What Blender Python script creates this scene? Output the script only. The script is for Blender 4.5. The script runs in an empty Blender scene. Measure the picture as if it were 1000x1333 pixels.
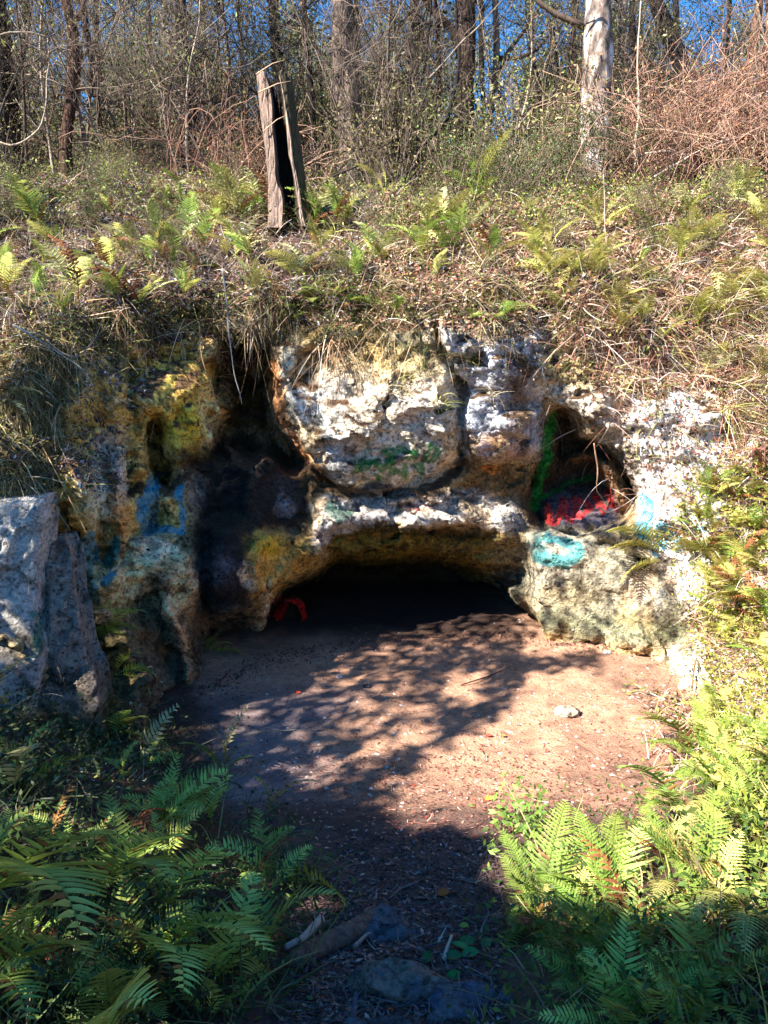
import bpy, math, random
import numpy as np
from mathutils import Vector, Matrix
from mathutils.bvhtree import BVHTree
R = math.radians
sc = bpy.context.scene
COL = bpy.context.collection
rng = np.random.default_rng(7)
random.seed(7)

# ---------------------------------------------------------------- camera model (photo pixels 1000 x 1333)
FPX, PITCH, EYE = 963.0, R(10.0), 3.0
CP, SP = math.cos(PITCH), math.sin(PITCH)

def ray(u, v):
    a = (np.asarray(u, float) - 500.0) / FPX
    b = (666.5 - np.asarray(v, float)) / FPX
    return a, CP + b * SP, -SP + b * CP

def pt(u, v, y):
    """point of the photo pixel (u, v) lying y metres in front of the camera"""
    a, ry, rz = ray(u, v)
    t = y / ry
    return Vector((float(a * t), float(y), float(EYE + rz * t)))

def proj(x, y, z):
    zz = z - EYE
    d = np.maximum(y * CP - zz * SP, 0.05)
    b = (y * SP + zz * CP) / d
    return 500.0 + FPX * x / d, 666.5 - FPX * b

# ---------------------------------------------------------------- noise
def _h(ix, iy, iz, seed):
    n = (ix.astype(np.int64) * 374761393 + iy.astype(np.int64) * 668265263 + iz.astype(np.int64) * 2147483647 + seed * 1274126177) & 0xffffffff
    n = ((n ^ (n >> 13)) * 1274126177) & 0xffffffff
    n = ((n ^ (n >> 16)) * 2246822519) & 0xffffffff
    return ((n ^ (n >> 15)) & 0xffffff).astype(np.float32) / 16777215.0

def vnoise(x, y, z, seed=0):
    x = np.asarray(x, np.float32); y = np.asarray(y, np.float32); z = np.asarray(z, np.float32)
    x, y, z = np.broadcast_arrays(x, y, z)
    fx, fy, fz = np.floor(x), np.floor(y), np.floor(z)
    ix, iy, iz = fx.astype(np.int64), fy.astype(np.int64), fz.astype(np.int64)
    dx, dy, dz = x - fx, y - fy, z - fz
    dx = dx * dx * (3 - 2 * dx); dy = dy * dy * (3 - 2 * dy); dz = dz * dz * (3 - 2 * dz)
    r = 0
    for a in (0, 1):
        wa = dx if a else 1 - dx
        for b in (0, 1):
            wb = dy if b else 1 - dy
            for c in (0, 1):
                wc = dz if c else 1 - dz
                r = r + wa * wb * wc * _h(ix + a, iy + b, iz + c, seed)
    return r * 2 - 1

def fbm(x, y, z, octv=4, seed=0, gain=.5):
    s, a, t = 0, 1.0, 0
    for o in range(octv):
        s = s + a * vnoise(x * 2.03 ** o + 17.3 * o, y * 2.03 ** o + 5.1 * o, z * 2.03 ** o - 9.7 * o, seed + o)
        t += a; a *= gain
    return s / t

def worley(x, y, z, seed=0):
    fx, fy, fz = np.floor(x), np.floor(y), np.floor(z)
    d = np.full(np.shape(x), 9.0, np.float32)
    for a in (-1, 0, 1):
        for b in (-1, 0, 1):
            for c in (-1, 0, 1):
                ix, iy, iz = (fx + a).astype(np.int64), (fy + b).astype(np.int64), (fz + c).astype(np.int64)
                px = ix + _h(ix, iy, iz, seed + 11); py = iy + _h(ix, iy, iz, seed + 12); pz = iz + _h(ix, iy, iz, seed + 13)
                d = np.minimum(d, (px - x) ** 2 + (py - y) ** 2 + (pz - z) ** 2)
    return np.sqrt(d)

def facets(x, y, z, seed=0):
    """fractured-rock relief: every cell is its own tilted, offset plane"""
    fx, fy, fz = np.floor(x), np.floor(y), np.floor(z)
    best = np.full(np.shape(x), 9.0, np.float32); val = np.zeros(np.shape(x), np.float32)
    for a in (-1, 0, 1):
        for b in (-1, 0, 1):
            for c in (-1, 0, 1):
                ix, iy, iz = (fx + a).astype(np.int64), (fy + b).astype(np.int64), (fz + c).astype(np.int64)
                dx = x - ix - _h(ix, iy, iz, seed + 11); dy = y - iy - _h(ix, iy, iz, seed + 12); dz = z - iz - _h(ix, iy, iz, seed + 13)
                d = dx * dx + dy * dy + dz * dz; m = d < best; best = np.where(m, d, best)
                v = (_h(ix, iy, iz, seed + 14) - .5) + dx * (_h(ix, iy, iz, seed + 15) - .5) * 1.6 + dz * (_h(ix, iy, iz, seed + 16) - .5) * 1.6
                val = np.where(m, v, val)
    return val

def sstep(a, b, x):
    t = np.clip((x - a) / (b - a), 0, 1)
    return t * t * (3 - 2 * t)

# ---------------------------------------------------------------- survey maps of the rock face, read off the photograph
MS = 2.0
MW, MH = 540, 707          # cells, from u,v = -40
UU, VV = np.meshgrid(np.arange(MW) * MS - 40, np.arange(MH) * MS - 40)

def pmask(poly, soft=4):
    m = np.zeros((MH, MW), np.float32)
    xs = [p[0] for p in poly]; ys = [p[1] for p in poly]
    x0, x1 = max(0, int((min(xs) + 40) / MS) - 1), min(MW, int((max(xs) + 40) / MS) + 2)
    y0, y1 = max(0, int((min(ys) + 40) / MS) - 1), min(MH, int((max(ys) + 40) / MS) + 2)
    X, Y = UU[y0:y1, x0:x1], VV[y0:y1, x0:x1]
    ins = np.zeros(X.shape, bool)
    n = len(poly)
    for i in range(n):
        ax, ay = poly[i]; bx, by = poly[(i + 1) % n]
        if ay == by: continue
        c = ((ay > Y) != (by > Y)) & (X < (bx - ax) * (Y - ay) / (by - ay) + ax)
        ins ^= c
    m[y0:y1, x0:x1] = ins
    return blur(m, soft)

def blur(m, px):
    r = int(round(px / MS))
    if r < 1: return m
    for _ in range(2):
        for ax in (0, 1):
            pad = [(0, 0)] * m.ndim; pad[ax] = (r + 1, r)
            c = np.cumsum(np.pad(m, pad, mode='edge'), axis=ax)
            n = m.shape[ax]
            hi = np.take(c, np.arange(2 * r + 1, 2 * r + 1 + n), axis=ax)
            lo = np.take(c, np.arange(0, n), axis=ax)
            m = (hi - lo) / (2 * r + 1)
    return m

def emask(u, v, ru, rv, ang=0, p=2.0):
    a = R(ang); dx, dy = UU - u, VV - v
    ex = (dx * math.cos(a) + dy * math.sin(a)) / ru; ey = (-dx * math.sin(a) + dy * math.cos(a)) / rv
    d = ex * ex + ey * ey
    return np.clip(1 - d, 0, 1) ** (1.0 if p == 2 else p)

def lmask(pts, w):
    """soft mask round a polyline"""
    d = np.full((MH, MW), 1e9)
    for (ax, ay), (bx, by) in zip(pts[:-1], pts[1:]):
        L = (bx - ax) ** 2 + (by - ay) ** 2
        t = np.clip(((UU - ax) * (bx - ax) + (VV - ay) * (by - ay)) / max(L, 1e-6), 0, 1)
        d = np.minimum(d, np.hypot(UU - ax - t * (bx - ax), VV - ay - t * (by - ay)))
    return 1 - sstep(w * .55, w, d)

def sample(M, u, v):
    x = np.clip((np.asarray(u) + 40) / MS, 0, MW - 1.001); y = np.clip((np.asarray(v) + 40) / MS, 0, MH - 1.001)
    i, j = x.astype(int), y.astype(int); fx, fy = x - i, y - j
    if M.ndim == 3: fx, fy = fx[..., None], fy[..., None]
    return M[j, i] * (1 - fx) * (1 - fy) + M[j, i + 1] * fx * (1 - fy) + M[j + 1, i] * (1 - fx) * fy + M[j + 1, i + 1] * fx * fy

def shepard(pts, power=2.5):
    """smooth map from (u, v, value) control points"""
    num = 0; den = 0
    for u, v, c in pts:
        w = 1 / (((UU - u) ** 2 + (VV - v) ** 2) / 1e4 + .05) ** power
        num = num + w * c; den = den + w
    return num / den

# ---------------------------------------------------------------- mesh helpers
def new_mesh(name, V, F, cols=None, smooth=True, paint=None, F3=None, vr=None):
    """V (n,3); F (m,4) quads or list of arrays; F3 (k,3) triangles"""
    me = bpy.data.meshes.new(name)
    V = np.asarray(V, np.float32)
    F = np.zeros((0, 4), np.int32) if F is None else np.asarray(F, np.int32).reshape(-1, 4)
    F3 = np.zeros((0, 3), np.int32) if F3 is None else np.asarray(F3, np.int32).reshape(-1, 3)
    me.vertices.add(len(V)); me.vertices.foreach_set('co', V.ravel())
    nl = F.size + F3.size
    me.loops.add(nl); me.loops.foreach_set('vertex_index', np.concatenate([F.ravel(), F3.ravel()]))
    me.polygons.add(len(F) + len(F3))
    ls = np.concatenate([np.arange(len(F)) * 4, F.size + np.arange(len(F3)) * 3]).astype(np.int32)
    me.polygons.foreach_set('loop_start', ls)
    me.polygons.foreach_set('use_smooth', np.full(len(F) + len(F3), smooth))
    me.update(calc_edges=True); me.validate()
    for nm, c in (('Col', cols), ('Paint', paint)):
        if c is not None:
            at = me.color_attributes.new(nm, 'FLOAT_COLOR', 'POINT')
            c = np.asarray(c, np.float32)
            if c.shape[1] == 3: c = np.concatenate([c, np.ones((len(c), 1), np.float32)], 1)
            at.data.foreach_set('color', c.ravel())
    return me

def link(name, me, mat=None, parent=None, loc=None):
    o = bpy.data.objects.new(name, me); COL.objects.link(o)
    if mat is not None and me is not None and not me.materials: me.materials.append(mat)
    if parent is not None: o.parent = parent
    if loc is not None: o.location = loc
    return o

def tag(o, label=None, cat=None, group=None, kind=None):
    if label: o['label'] = label
    if cat: o['category'] = cat
    if group: o['group'] = group
    if kind: o['kind'] = kind
    return o

class MB:
    """collects vertices, faces, per-vertex colours"""
    def __init__(s): s.V = []; s.F = []; s.T = []; s.C = []; s.n = 0
    def add(s, V, F=None, T=None, c=(1, 1, 1)):
        V = np.asarray(V, float); c = np.asarray(c, float)
        if c.ndim == 1: c = np.tile(c, (len(V), 1))
        if F is not None and len(F): s.F.append(np.asarray(F) + s.n)
        if T is not None and len(T): s.T.append(np.asarray(T) + s.n)
        s.V.append(V); s.C.append(c); s.n += len(V)
    def tube(s, pts, rad, k=5, c=(1, 1, 1), bump=0, seed=0):
        pts = np.asarray([tuple(p) for p in pts], float); n = len(pts)
        rad = np.broadcast_to(np.asarray(rad, float), (n,))
        tg = np.gradient(pts, axis=0); tg /= np.linalg.norm(tg, axis=1)[:, None] + 1e-9
        ref = np.array([0.13, 1, .07]) if abs(tg[0][1]) < .9 else np.array([1, .1, 0.])
        V = []
        for i in range(n):
            a = np.cross(tg[i], ref); a /= np.linalg.norm(a) + 1e-9
            b = np.cross(tg[i], a); ref = np.cross(a, tg[i])
            th = np.arange(k) * 2 * math.pi / k
            rr = rad[i] * np.ones(k)
            if bump: rr = rr * (1 + bump * vnoise(np.cos(th) * 1.7 + seed, np.sin(th) * 1.7, np.full(k, np.sum(pts[i]) * 2.2), seed))
            V.append(pts[i] + np.outer(np.cos(th) * rr, a) + np.outer(np.sin(th) * rr, b))
        V = np.concatenate(V)
        F = [(i * k + j, i * k + (j + 1) % k, (i + 1) * k + (j + 1) % k, (i + 1) * k + j) for i in range(n - 1) for j in range(k)]
        T = [(0, j + 1, j) for j in range(1, k - 1)] + [((n - 1) * k, (n - 1) * k + j, (n - 1) * k + j + 1) for j in range(1, k - 1)]
        s.add(V, F, T, c)
    def mesh(s, name, smooth=True):
        V = np.concatenate(s.V); C = np.concatenate(s.C)
        F = np.concatenate(s.F) if s.F else None
        T = np.concatenate(s.T) if s.T else None
        return new_mesh(name, V, F, C, smooth, F3=T)
    def build(s, name, mat, parent=None, smooth=True):
        return link(name, s.mesh(name, smooth), mat, parent)

def surface_nets(Fv, org, h):
    S = Fv > 0
    cnt = np.zeros(tuple(d - 1 for d in Fv.shape), np.int8)
    off = [(a, b, c) for a in (0, 1) for b in (0, 1) for c in (0, 1)]
    nx, ny, nz = cnt.shape
    for a, b, c in off: cnt += S[a:a + nx, b:b + ny, c:c + nz]
    act = (cnt > 0) & (cnt < 8)
    I, J, K = np.nonzero(act)
    idx = np.full(cnt.shape, -1, np.int32); idx[I, J, K] = np.arange(len(I))
    vals = {o: Fv[I + o[0], J + o[1], K + o[2]] for o in off}
    P = np.zeros((len(I), 3)); N = np.zeros(len(I))
    for o in off:
        for ax in range(3):
            if o[ax]: continue
            q = list(o); q[ax] = 1; q = tuple(q)
            a, b = vals[o], vals[q]
            m = (a > 0) != (b > 0)
            t = np.where(m, a / np.where(m, a - b, 1), 0)
            p = np.array(o, float)[None] + np.zeros((len(I), 3)); p[:, ax] += t
            P += p * m[:, None]; N += m
    V = (np.stack([I, J, K], 1) + P / N[:, None]) * h + np.array(org)
    Q = []
    for ax in range(3):
        b, c = (ax + 1) % 3, (ax + 2) % 3
        sl0 = [slice(None)] * 3; sl1 = [slice(None)] * 3
        sl0[ax] = slice(0, -1); sl1[ax] = slice(1, None)
        A, B = S[tuple(sl0)], S[tuple(sl1)]
        d = np.array(np.nonzero(A != B)); dirs = A[tuple(d)]
        ok = (d[b] > 0) & (d[c] > 0) & (d[b] < cnt.shape[b]) & (d[c] < cnt.shape[c])
        d, dirs = d[:, ok], dirs[ok]
        def g(ob, oc):
            e = d.copy(); e[b] -= ob; e[c] -= oc
            return idx[tuple(e)]
        q = np.stack([g(1, 1), g(0, 1), g(0, 0), g(1, 0)], 1)
        q[~dirs] = q[~dirs][:, ::-1]
        Q.append(q)
    return V, np.concatenate(Q)

# ---------------------------------------------------------------- material helper
def mat(name, build):
    m = bpy.data.materials.new(name); m.use_nodes = True
    nt = m.node_tree; bs = nt.nodes['Principled BSDF']; out = nt.nodes['Material Output']
    def N(t, **k):
        n = nt.nodes.new(t)
        for a, b in k.items():
            if a in ('ins',): continue
            setattr(n, a, b)
        for a, b in k.get('ins', {}).items(): n.inputs[a].default_value = b
        return n
    build(nt, N, nt.links.new, bs, out)
    return m
SUN = Vector((-.59, -.45, .67)).normalized()
# ================================================================ the shape of the land
def T(x, y):
    """height of the bank and the wood's floor above the rock"""
    c = 3.98 + .66 * (np.clip(y, -9, 10.5) - 8.5) + .26 * np.clip(y - 10.5, 0, 2.6) + .06 * np.clip(y - 13.1, 0, 30)
    c = c + .25 * sstep(1.2, 4, np.abs(x - .3)) * sstep(9, 12, y)
    # left bank keeps more height near the camera
    l = sstep(-1.3, -2.6, x)
    cl = np.interp(y, [4, 5.2, 5.75, 6.3, 7.0, 8.0, 8.6, 10.5], [1.2, 1.75, 2.25, 2.95, 3.7, 3.98, 4.05, 5.3])
    c = np.where(y < 10.5, c * (1 - l) + cl * l, c)
    r = sstep(2.4, 4.2, x)
    c = c * (1 - r * sstep(10, 8.6, y)) + r * sstep(10, 8.6, y) * np.minimum(c, .4 + 1.25 * (y - 6.2) + .35 * np.clip(x - 4.2, 0, 3))
    return c + .20 * fbm(x * .9, y * .9, 0 * x, 3, 3) + .15 * fbm(x * 2.6, y * 2.6, 0 * x, 2, 4) + .06 * fbm(x * 6, y * 6, 0 * x, 2, 5)

def ip(y, pts):
    return np.interp(y, [p[0] for p in pts], [p[1] for p in pts])
XL = [(-3, -.9), (1, -.8), (2, -.55), (3, -.45), (4, -.85), (5.2, -1.3), (6.5, -1.7), (8, -2.4), (9, -5)]
XR = [(-3, .9), (1, .75), (2, .7), (3, .85), (4, 1.5), (5, 2.2), (6, 2.75), (6.8, 3.2), (7.4, 3.6), (8.5, 5.0)]
def G(x, y):
    """ground sheet: pit floor, path up to the camera, near banks, and the land all round"""
    z = np.where(y < 5.4, 1.45 * (np.clip(5.4 - y, 0, 5.4) / 5.4) ** 1.15, 0)
    z = z + .05 * fbm(x * 1.7, y * 1.7, 0 * x, 3, 21) + .02 * fbm(x * 7, y * 7, 0 * x, 2, 22)
    dl = ip(y, XL) - x; dr = x - ip(y, XR)
    near = 1 - sstep(7.2, 8.0, y)
    bl = np.clip(dl, 0, 9); br = np.clip(dr, 0, 9)
    L = np.minimum(.42 * bl + .10 * bl ** 2, 1.9) + .8 * sstep(2.0, 5, bl)
    Rr = np.minimum(.62 * br + .06 * br ** 2, 3.4)
    bump = .10 * fbm(x * 1.9, y * 1.9, 0 * x, 3, 31)
    z = z + near * (L * (.9 - .72 * sstep(4.2, 5.4, y)) + bump * sstep(0, .5, bl) + Rr + bump * sstep(0, .5, br))
    top = T(x, y) + .03
    k = np.maximum.reduce([sstep(11.0, 11.5, y), sstep(5.7, 6.3, x) * sstep(6.2, 7.5, y), sstep(-5.3, -5.9, x) * sstep(5.0, 6.5, y)])
    far = sstep(-1, -4, y)
    z = z * (1 - far) + far * (1.6 + .25 * np.abs(x) * sstep(0, 3, np.abs(x)) * (np.abs(x) < 8) + 2.0 * (np.abs(x) >= 8))
    z = z * (1 - k) + top * k
    return z

# ---------------------------------------------------------------- depth survey of the face (u, v, metres ahead)
D = shepard([(0, 480, 6.1), (0, 640, 5.75), (0, 880, 5.45), (0, 960, 5.15), (60, 970, 5.3), (130, 985, 5.55), (70, 480, 6.7), (70, 640, 6.35), (110, 760, 6.3), (100, 920, 5.75), (150, 430, 7.6), (150, 560, 7.25), (150, 700, 6.85),
  (150, 850, 6.45), (160, 960, 6.05), (225, 430, 8.2), (225, 560, 7.8), (225, 700, 7.4), (225, 820, 7.1), (240, 930, 6.75), (300, 430, 8.4), (300, 560, 8.1), (300, 700, 7.8), (300, 800, 7.75),
  (310, 880, 7.6), (380, 450, 8.4), (400, 560, 8.35), (400, 680, 8.3), (360, 800, 8.2), (500, 430, 8.45), (500, 560, 8.45), (500, 700, 8.55), (600, 430, 8.5), (600, 560, 8.5),
  (600, 700, 8.6), (700, 430, 8.6), (700, 560, 8.6), (700, 700, 8.55), (690, 800, 8.5), (800, 500, 8.6), (800, 600, 8.45), (790, 760, 8.38), (860, 550, 8.4), (870, 700, 8.2),
  (880, 820, 8.15), (910, 860, 7.3), (930, 920, 6.6), (930, 700, 7.9), (930, 560, 8.35), (1000, 920, 6.2), (1010, 780, 7.0), (1010, 600, 8.0), (1000, 450, 8.8), (500, 300, 8.6), (100, 300, 8.2), (900, 350, 9)], 2.2).astype(np.float32)

def push(m, dy):
    global D
    D = D + m * dy
def setd(m, d):
    global D
    D = D * (1 - m) + d * m
# -- big pale block over the cave, its undercut foot and cracks
push(pmask([(372, 420), (575, 415), (590, 470), (602, 560), (585, 605), (540, 628), (470, 638), (430, 622), (395, 590), (368, 540)], 10), -.24)
push(emask(450, 560, 80, 60), -.10); push(pmask([(480, 440), (590, 450), (600, 560), (540, 580), (500, 520)], 5), -.09); push(pmask([(380, 470), (440, 455), (470, 540), (400, 560)], 5), .08)
push(pmask([(566, 405), (705, 405), (712, 470), (698, 560), (700, 592), (650, 604), (604, 596), (602, 520), (580, 480)], 6), -.34)
push(emask(640, 450, 60, 60), -.12)
push(lmask([(572, 395), (574, 440), (590, 478), (601, 520), (600, 590)], 7), .34)
push(lmask([(604, 470), (655, 462), (690, 480)], 7), .18)
push(lmask([(560, 452), (600, 470)], 7), .2)
# foot line of the block
push(lmask([(395, 600), (440, 634), (480, 646), (545, 640), (590, 615), (612, 600)], 9), .2); push(pmask([(480, 600), (560, 590), (590, 612), (540, 632), (470, 636)], 5), .10)
# brown undercut to the right
push(pmask([(600, 604), (700, 600), (712, 640), (700, 690), (650, 690), (615, 660), (590, 630)], 7), .28)
# pale ledge
push(pmask([(405, 648), (470, 652), (560, 640), (650, 652), (690, 668), (690, 690), (620, 684), (520, 684), (440, 690), (408, 700)], 5), -.16)
push(lmask([(470, 655), (520, 662), (560, 650)], 8), .14)
# mossy ceiling rolling into the cave
push(pmask([(430, 690), (520, 685), (620, 686), (672, 700), (688, 735), (690, 760), (640, 760), (560, 736), (480, 742), (430, 738)], 5), .14)
ceil = pmask([(425, 700), (680, 700), (690, 765), (560, 740), (430, 742)], 4)
push(ceil * np.clip((VV - 700) / 40., 0, 1.4), .35)
# cave
CAVE = [(345, 850), (350, 800), (362, 770), (398, 752), (424, 734), (440, 726), (470, 733), (510, 729), (560, 724), (586, 732), (612, 736), (630, 750), (650, 760), (668, 786), (686, 796), (700, 822), (690, 850)]
# rock arch left of the cave
push(pmask([(330, 700), (365, 690), (420, 700), (432, 735), (400, 752), (362, 768), (345, 790), (330, 770)], 5), -.25)
push(pmask([(365, 752), (425, 712), (432, 738), (400, 752)], 5), .25)
setd(pmask(CAVE, 3), 11.1)
setd(pmask([(345, 850), (350, 800), (364, 776), (386, 772), (402, 790), (410, 816), (398, 850)], 4), 9.0)
# right lip wall of the cave, curving in
push(pmask([(610, 742), (690, 742), (700, 815), (684, 812), (650, 775)], 4), .25)
# chimney and dark rocks left of the block
setd(pmask([(286, 436), (345, 436), (356, 470), (352, 520), (345, 556), (310, 560), (302, 500), (290, 470)], 4), 9.6)
setd(pmask([(296, 540), (352, 545), (388, 600), (376, 612), (345, 590), (322, 600), (304, 580)], 4), 9.2)
push(pmask([(352, 520), (370, 560), (400, 606), (385, 615), (350, 580), (338, 545)], 5), .55)
push(pmask([(330, 560), (372, 590), (408, 640), (412, 690), (360, 700), (322, 690), (318, 610)], 12), -.10)
push(pmask([(262, 436), (290, 438), (290, 470), (264, 468)], 4), -.35)
push(pmask([(268, 470), (296, 470), (302, 560), (290, 600), (276, 540)], 5), .5)
push(pmask([(250, 560), (318, 560), (322, 610), (300, 680), (262, 690), (240, 650)], 7), .30)
push(emask(292, 742, 62, 75, 0, 1), -.62)
push(pmask([(240, 805), (350, 800), (350, 850), (240, 860)], 7), .45)
setd(pmask([(270, 812), (352, 800), (350, 850), (300, 880), (270, 880)], 5), 8.6)
# yellow mossy buttress with its leaf-shaped hole
push(pmask([(205, 440), (262, 440), (285, 500), (292, 560), (262, 600), (215, 590), (200, 540), (180, 500)], 9), -.22)
setd(pmask([(188, 545), (200, 543), (216, 566), (226, 606), (222, 640), (206, 628), (194, 600)], 3), 8.5)
for (u, v, a, b) in [(271, 540, 5, 11), (279, 558, 4, 10), (292, 562, 5, 14), (268, 520, 5, 7), (284, 588, 8, 12)]:
    push(emask(u, v, a * 1.8, b * 1.5), .5)
# left wall
push(pmask([(95, 500), (165, 480), (170, 600), (165, 690), (120, 720), (96, 640)], 10), -.18)
push(lmask([(168, 470), (172, 560), (168, 640)], 10), .22)
push(lmask([(150, 640), (158, 700), (150, 760)], 9), -.22)
push(lmask([(165, 700), (195, 690), (210, 660)], 8), .25)
push(emask(205, 730, 42, 40), -.38)
push(emask(236, 770, 26, 60, 10), -.30)
push(lmask([(215, 780), (240, 830), (245, 880)], 11), -.25)
push(emask(190, 860, 40, 60), -.1)
push(lmask([(262, 700), (262, 800)], 12), .3)
push(lmask([(82, 470), (92, 600), (118, 690)], 12), -.15)
# small alcove on the right
ALC = [(728, 532), (742, 538), (756, 566), (782, 578), (802, 590), (818, 612), (832, 640), (826, 660), (800, 684), (760, 692), (704, 688), (692, 660), (694, 620), (706, 580), (712, 545)]
al = pmask(ALC, 3)
setd(al, 9.7)
setd(al * (VV > 632), 9.5 - 1.0 * np.clip((VV - 636) / 52., 0, 1))
setd(pmask([(692, 655), (700, 590), (712, 550), (722, 540), (722, 590), (708, 640), (704, 675)], 4), 8.95)
push(pmask([(740, 592), (770, 588), (775, 604), (742, 604)], 4), -.7)
setd(pmask([(786, 594), (800, 604), (816, 640), (820, 668), (800, 668), (796, 640), (786, 620)], 3), 8.75)
# grey slab below the alcove
push(pmask([(686, 690), (740, 684), (800, 694), (850, 720), (885, 790), (900, 838), (690, 825), (682, 760)], 9), -.10)
push(emask(730, 712, 42, 34), -.12); push(pmask([(690, 715), (850, 715), (900, 800), (910, 850), (690, 845)], 8), -.14)
push(lmask([(742, 706), (800, 712), (840, 730)], 6), .16)
push(emask(762, 710, 20, 8), -.18)
push(emask(838, 735, 30, 14, 20), .14)
# white wall to the right
push(pmask([(740, 500), (900, 500), (935, 600), (930, 760), (900, 770), (850, 680), (830, 620), (780, 570), (745, 535)], 12), -.12)
push(pmask([(700, 460), (760, 470), (800, 520), (790, 570), (745, 530), (705, 510)], 8), -.22)
D = blur(D, 2)

SMO = 1 - .85 * pmask([(686, 690), (860, 705), (912, 845), (686, 835)], 10) - .45 * pmask([(790, 520), (930, 510), (945, 720), (900, 800), (850, 690), (825, 610)], 14) - .35 * pmask([(375, 450), (590, 450), (690, 450), (700, 590), (540, 630), (430, 620)], 16) - .55 * pmask([(250, 560), (400, 570), (415, 690), (345, 790), (240, 800)], 14)   # weathered smooth slab
H_ = 0.038
X0, X1, Y0, Y1, Z0, Z1 = -6.0, 6.6, 5.0, 11.9, -.35, 6.3
gx = np.arange(X0, X1, H_, dtype=np.float32); gy = np.arange(Y0, Y1, H_, dtype=np.float32); gz = np.arange(Z0, Z1, H_, dtype=np.float32)
Fv = np.empty((len(gx), len(gy), len(gz)), np.float32)
Tg = T(gx[:, None], gy[None, :])
for i0 in range(0, len(gx), 40):
    xs = gx[i0:i0 + 40]
    X, Y, Z = np.meshgrid(xs, gy, gz, indexing='ij')
    w = .10
    wu = 7 * vnoise(X * 3.1, Y * 3.1, Z * 3.1, 41); wv = 6 * vnoise(X * 3.1 + 9, Y * 3.1, Z * 3.1, 42)
    u, v = proj(X, Y, Z)
    f = Y - sample(D, u + wu, v + wv)
    near = np.abs(f) < .7
    n = np.zeros_like(f)
    if near.any():
        a, b, c = X[near], Y[near], Z[near]
        q = .085 * fbm(a * 1.9, b * 1.9, c * 2.3, 4, 51, .55)
        wr = .25 * vnoise(a * 3, b * 3, c * 3, 62)
        q += .27 * sample(SMO, u[near], v[near]) * facets(a * 2.1 + wr, b * 2.1, c * 2.9 + wr, 63) + .10 * sample(SMO, u[near], v[near]) * facets(a * 5.2 + wr, b * 5.2, c * 6.5 + wr, 64)
        n[near] = q + .10 * (u[near] > 330) * (u[near] < 720) * sstep(690, 715, v[near]) * (1 - sstep(775, 800, v[near])) * facets(a * 4.2, b * 2, c * 6, 66)
    f = f + n
    top = Tg[i0:i0 + 40][:, :, None] - Z
    k = .10   # rounded brow
    hh = np.clip(.5 + .5 * (top - f) / k, 0, 1)
    f = top * (1 - hh) + f * hh - k * hh * (1 - hh)
    Fv[i0:i0 + 40] = f
V, Q = surface_nets(Fv, (X0, Y0, Z0), H_)
del Fv
# one round of subdivision, then fine relief pushed along the normals
me = new_mesh('rough', V, Q)
o = link('rough', me)
md = o.modifiers.new('s', 'SUBSURF'); md.levels = 1
dg = bpy.context.evaluated_depsgraph_get()
ev = o.evaluated_get(dg); m2 = ev.to_mesh()
nv = len(m2.vertices)
V = np.empty(nv * 3, np.float32); m2.vertices.foreach_get('co', V); V = V.reshape(-1, 3)
NV = np.empty(nv * 3, np.float32); m2.vertices.foreach_get('normal', NV); NV = NV.reshape(-1, 3)
Q = np.empty(len(m2.polygons) * 4, np.int32); m2.loops.foreach_get('vertex_index', Q); Q = Q.reshape(-1, 4)
ev.to_mesh_clear(); bpy.data.objects.remove(o); bpy.data.meshes.remove(me)
x, y, z = V.T
rockness = sstep(.45, -.02, NV[:, 2]) if False else (1 - sstep(.25, .7, NV[:, 2]))
fine = .05 * fbm(x * 7, y * 7, z * 9, 4, 71, .62) + .026 * (1 - 2.6 * np.abs(fbm(x * 5.5 + z, y * 5.5, z * 8, 2, 73))) + .02 * (1 - 2.4 * np.abs(fbm(x * 15, y * 15, z * 19, 2, 75)))
crk = np.abs(fbm(x * 1.7 + .3 * z, y * 1.7, z * 2.1, 3, 77)); fine = fine - .07 * np.clip(1 - crk / .035, 0, 1)
pit = -.045 * np.clip(1 - worley(x * 7.5, y * 7.5, z * 6.0, 81) * 2.3, 0, 1) * sstep(-.1, .3, vnoise(x * 1.3, y * 1.3, z * 1.3, 85))
pit += -.022 * np.clip(1 - worley(x * 19, y * 19, z * 19, 83) * 2.2, 0, 1)
fine = fine * .55 + .02 * facets(x * 9, y * 9, z * 12, 79)
uu_, vv_ = proj(x, y, z); V = V + NV * ((fine + pit) * (.35 + .65 * rockness) * (.35 + .65 * sample(SMO, uu_, vv_)))[:, None]
ROCK_V, ROCK_Q, ROCK_N, ROCKN = V, Q, NV, rockness
# ================================================================ rock colour survey (lime, moss, tufa stains, algae, paint, some painted light and shade)
def srgb(r, g, b):
    return np.array([(c / 255. / 12.92) if c / 255. <= .04045 else ((c / 255. + .055) / 1.055) ** 2.4 for c in (r, g, b)])
PALE = srgb(200, 186, 164); GREY = srgb(150, 152, 152); WHITE = srgb(218, 210, 202); MOSS = srgb(152, 124, 58); OCHRE = srgb(184, 144, 78)
DMOSS = srgb(92, 84, 42); BROWN = srgb(104, 74, 44); BLACK = srgb(26, 25, 27); ALGAE = srgb(78, 78, 80); RUST = srgb(176, 112, 62); TAN = srgb(176, 152, 112)
C = np.zeros((MH, MW, 3)) + TAN
def cp(m, c, k=1.0):
    global C
    m = (m * k)[..., None]; C = C * (1 - m) + np.asarray(c) * m
cp(pmask([(-40, 380), (300, 380), (300, 700), (160, 720), (-40, 700)], 20), MOSS, .75)
cp(emask(150, 520, 70, 60), OCHRE, .5)
cp(emask(110, 610, 60, 90), MOSS, .5)
cp(emask(145, 610, 26, 75), GREY * 1.15, .9); cp(emask(185, 510, 22, 20), PALE, .8)
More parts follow.
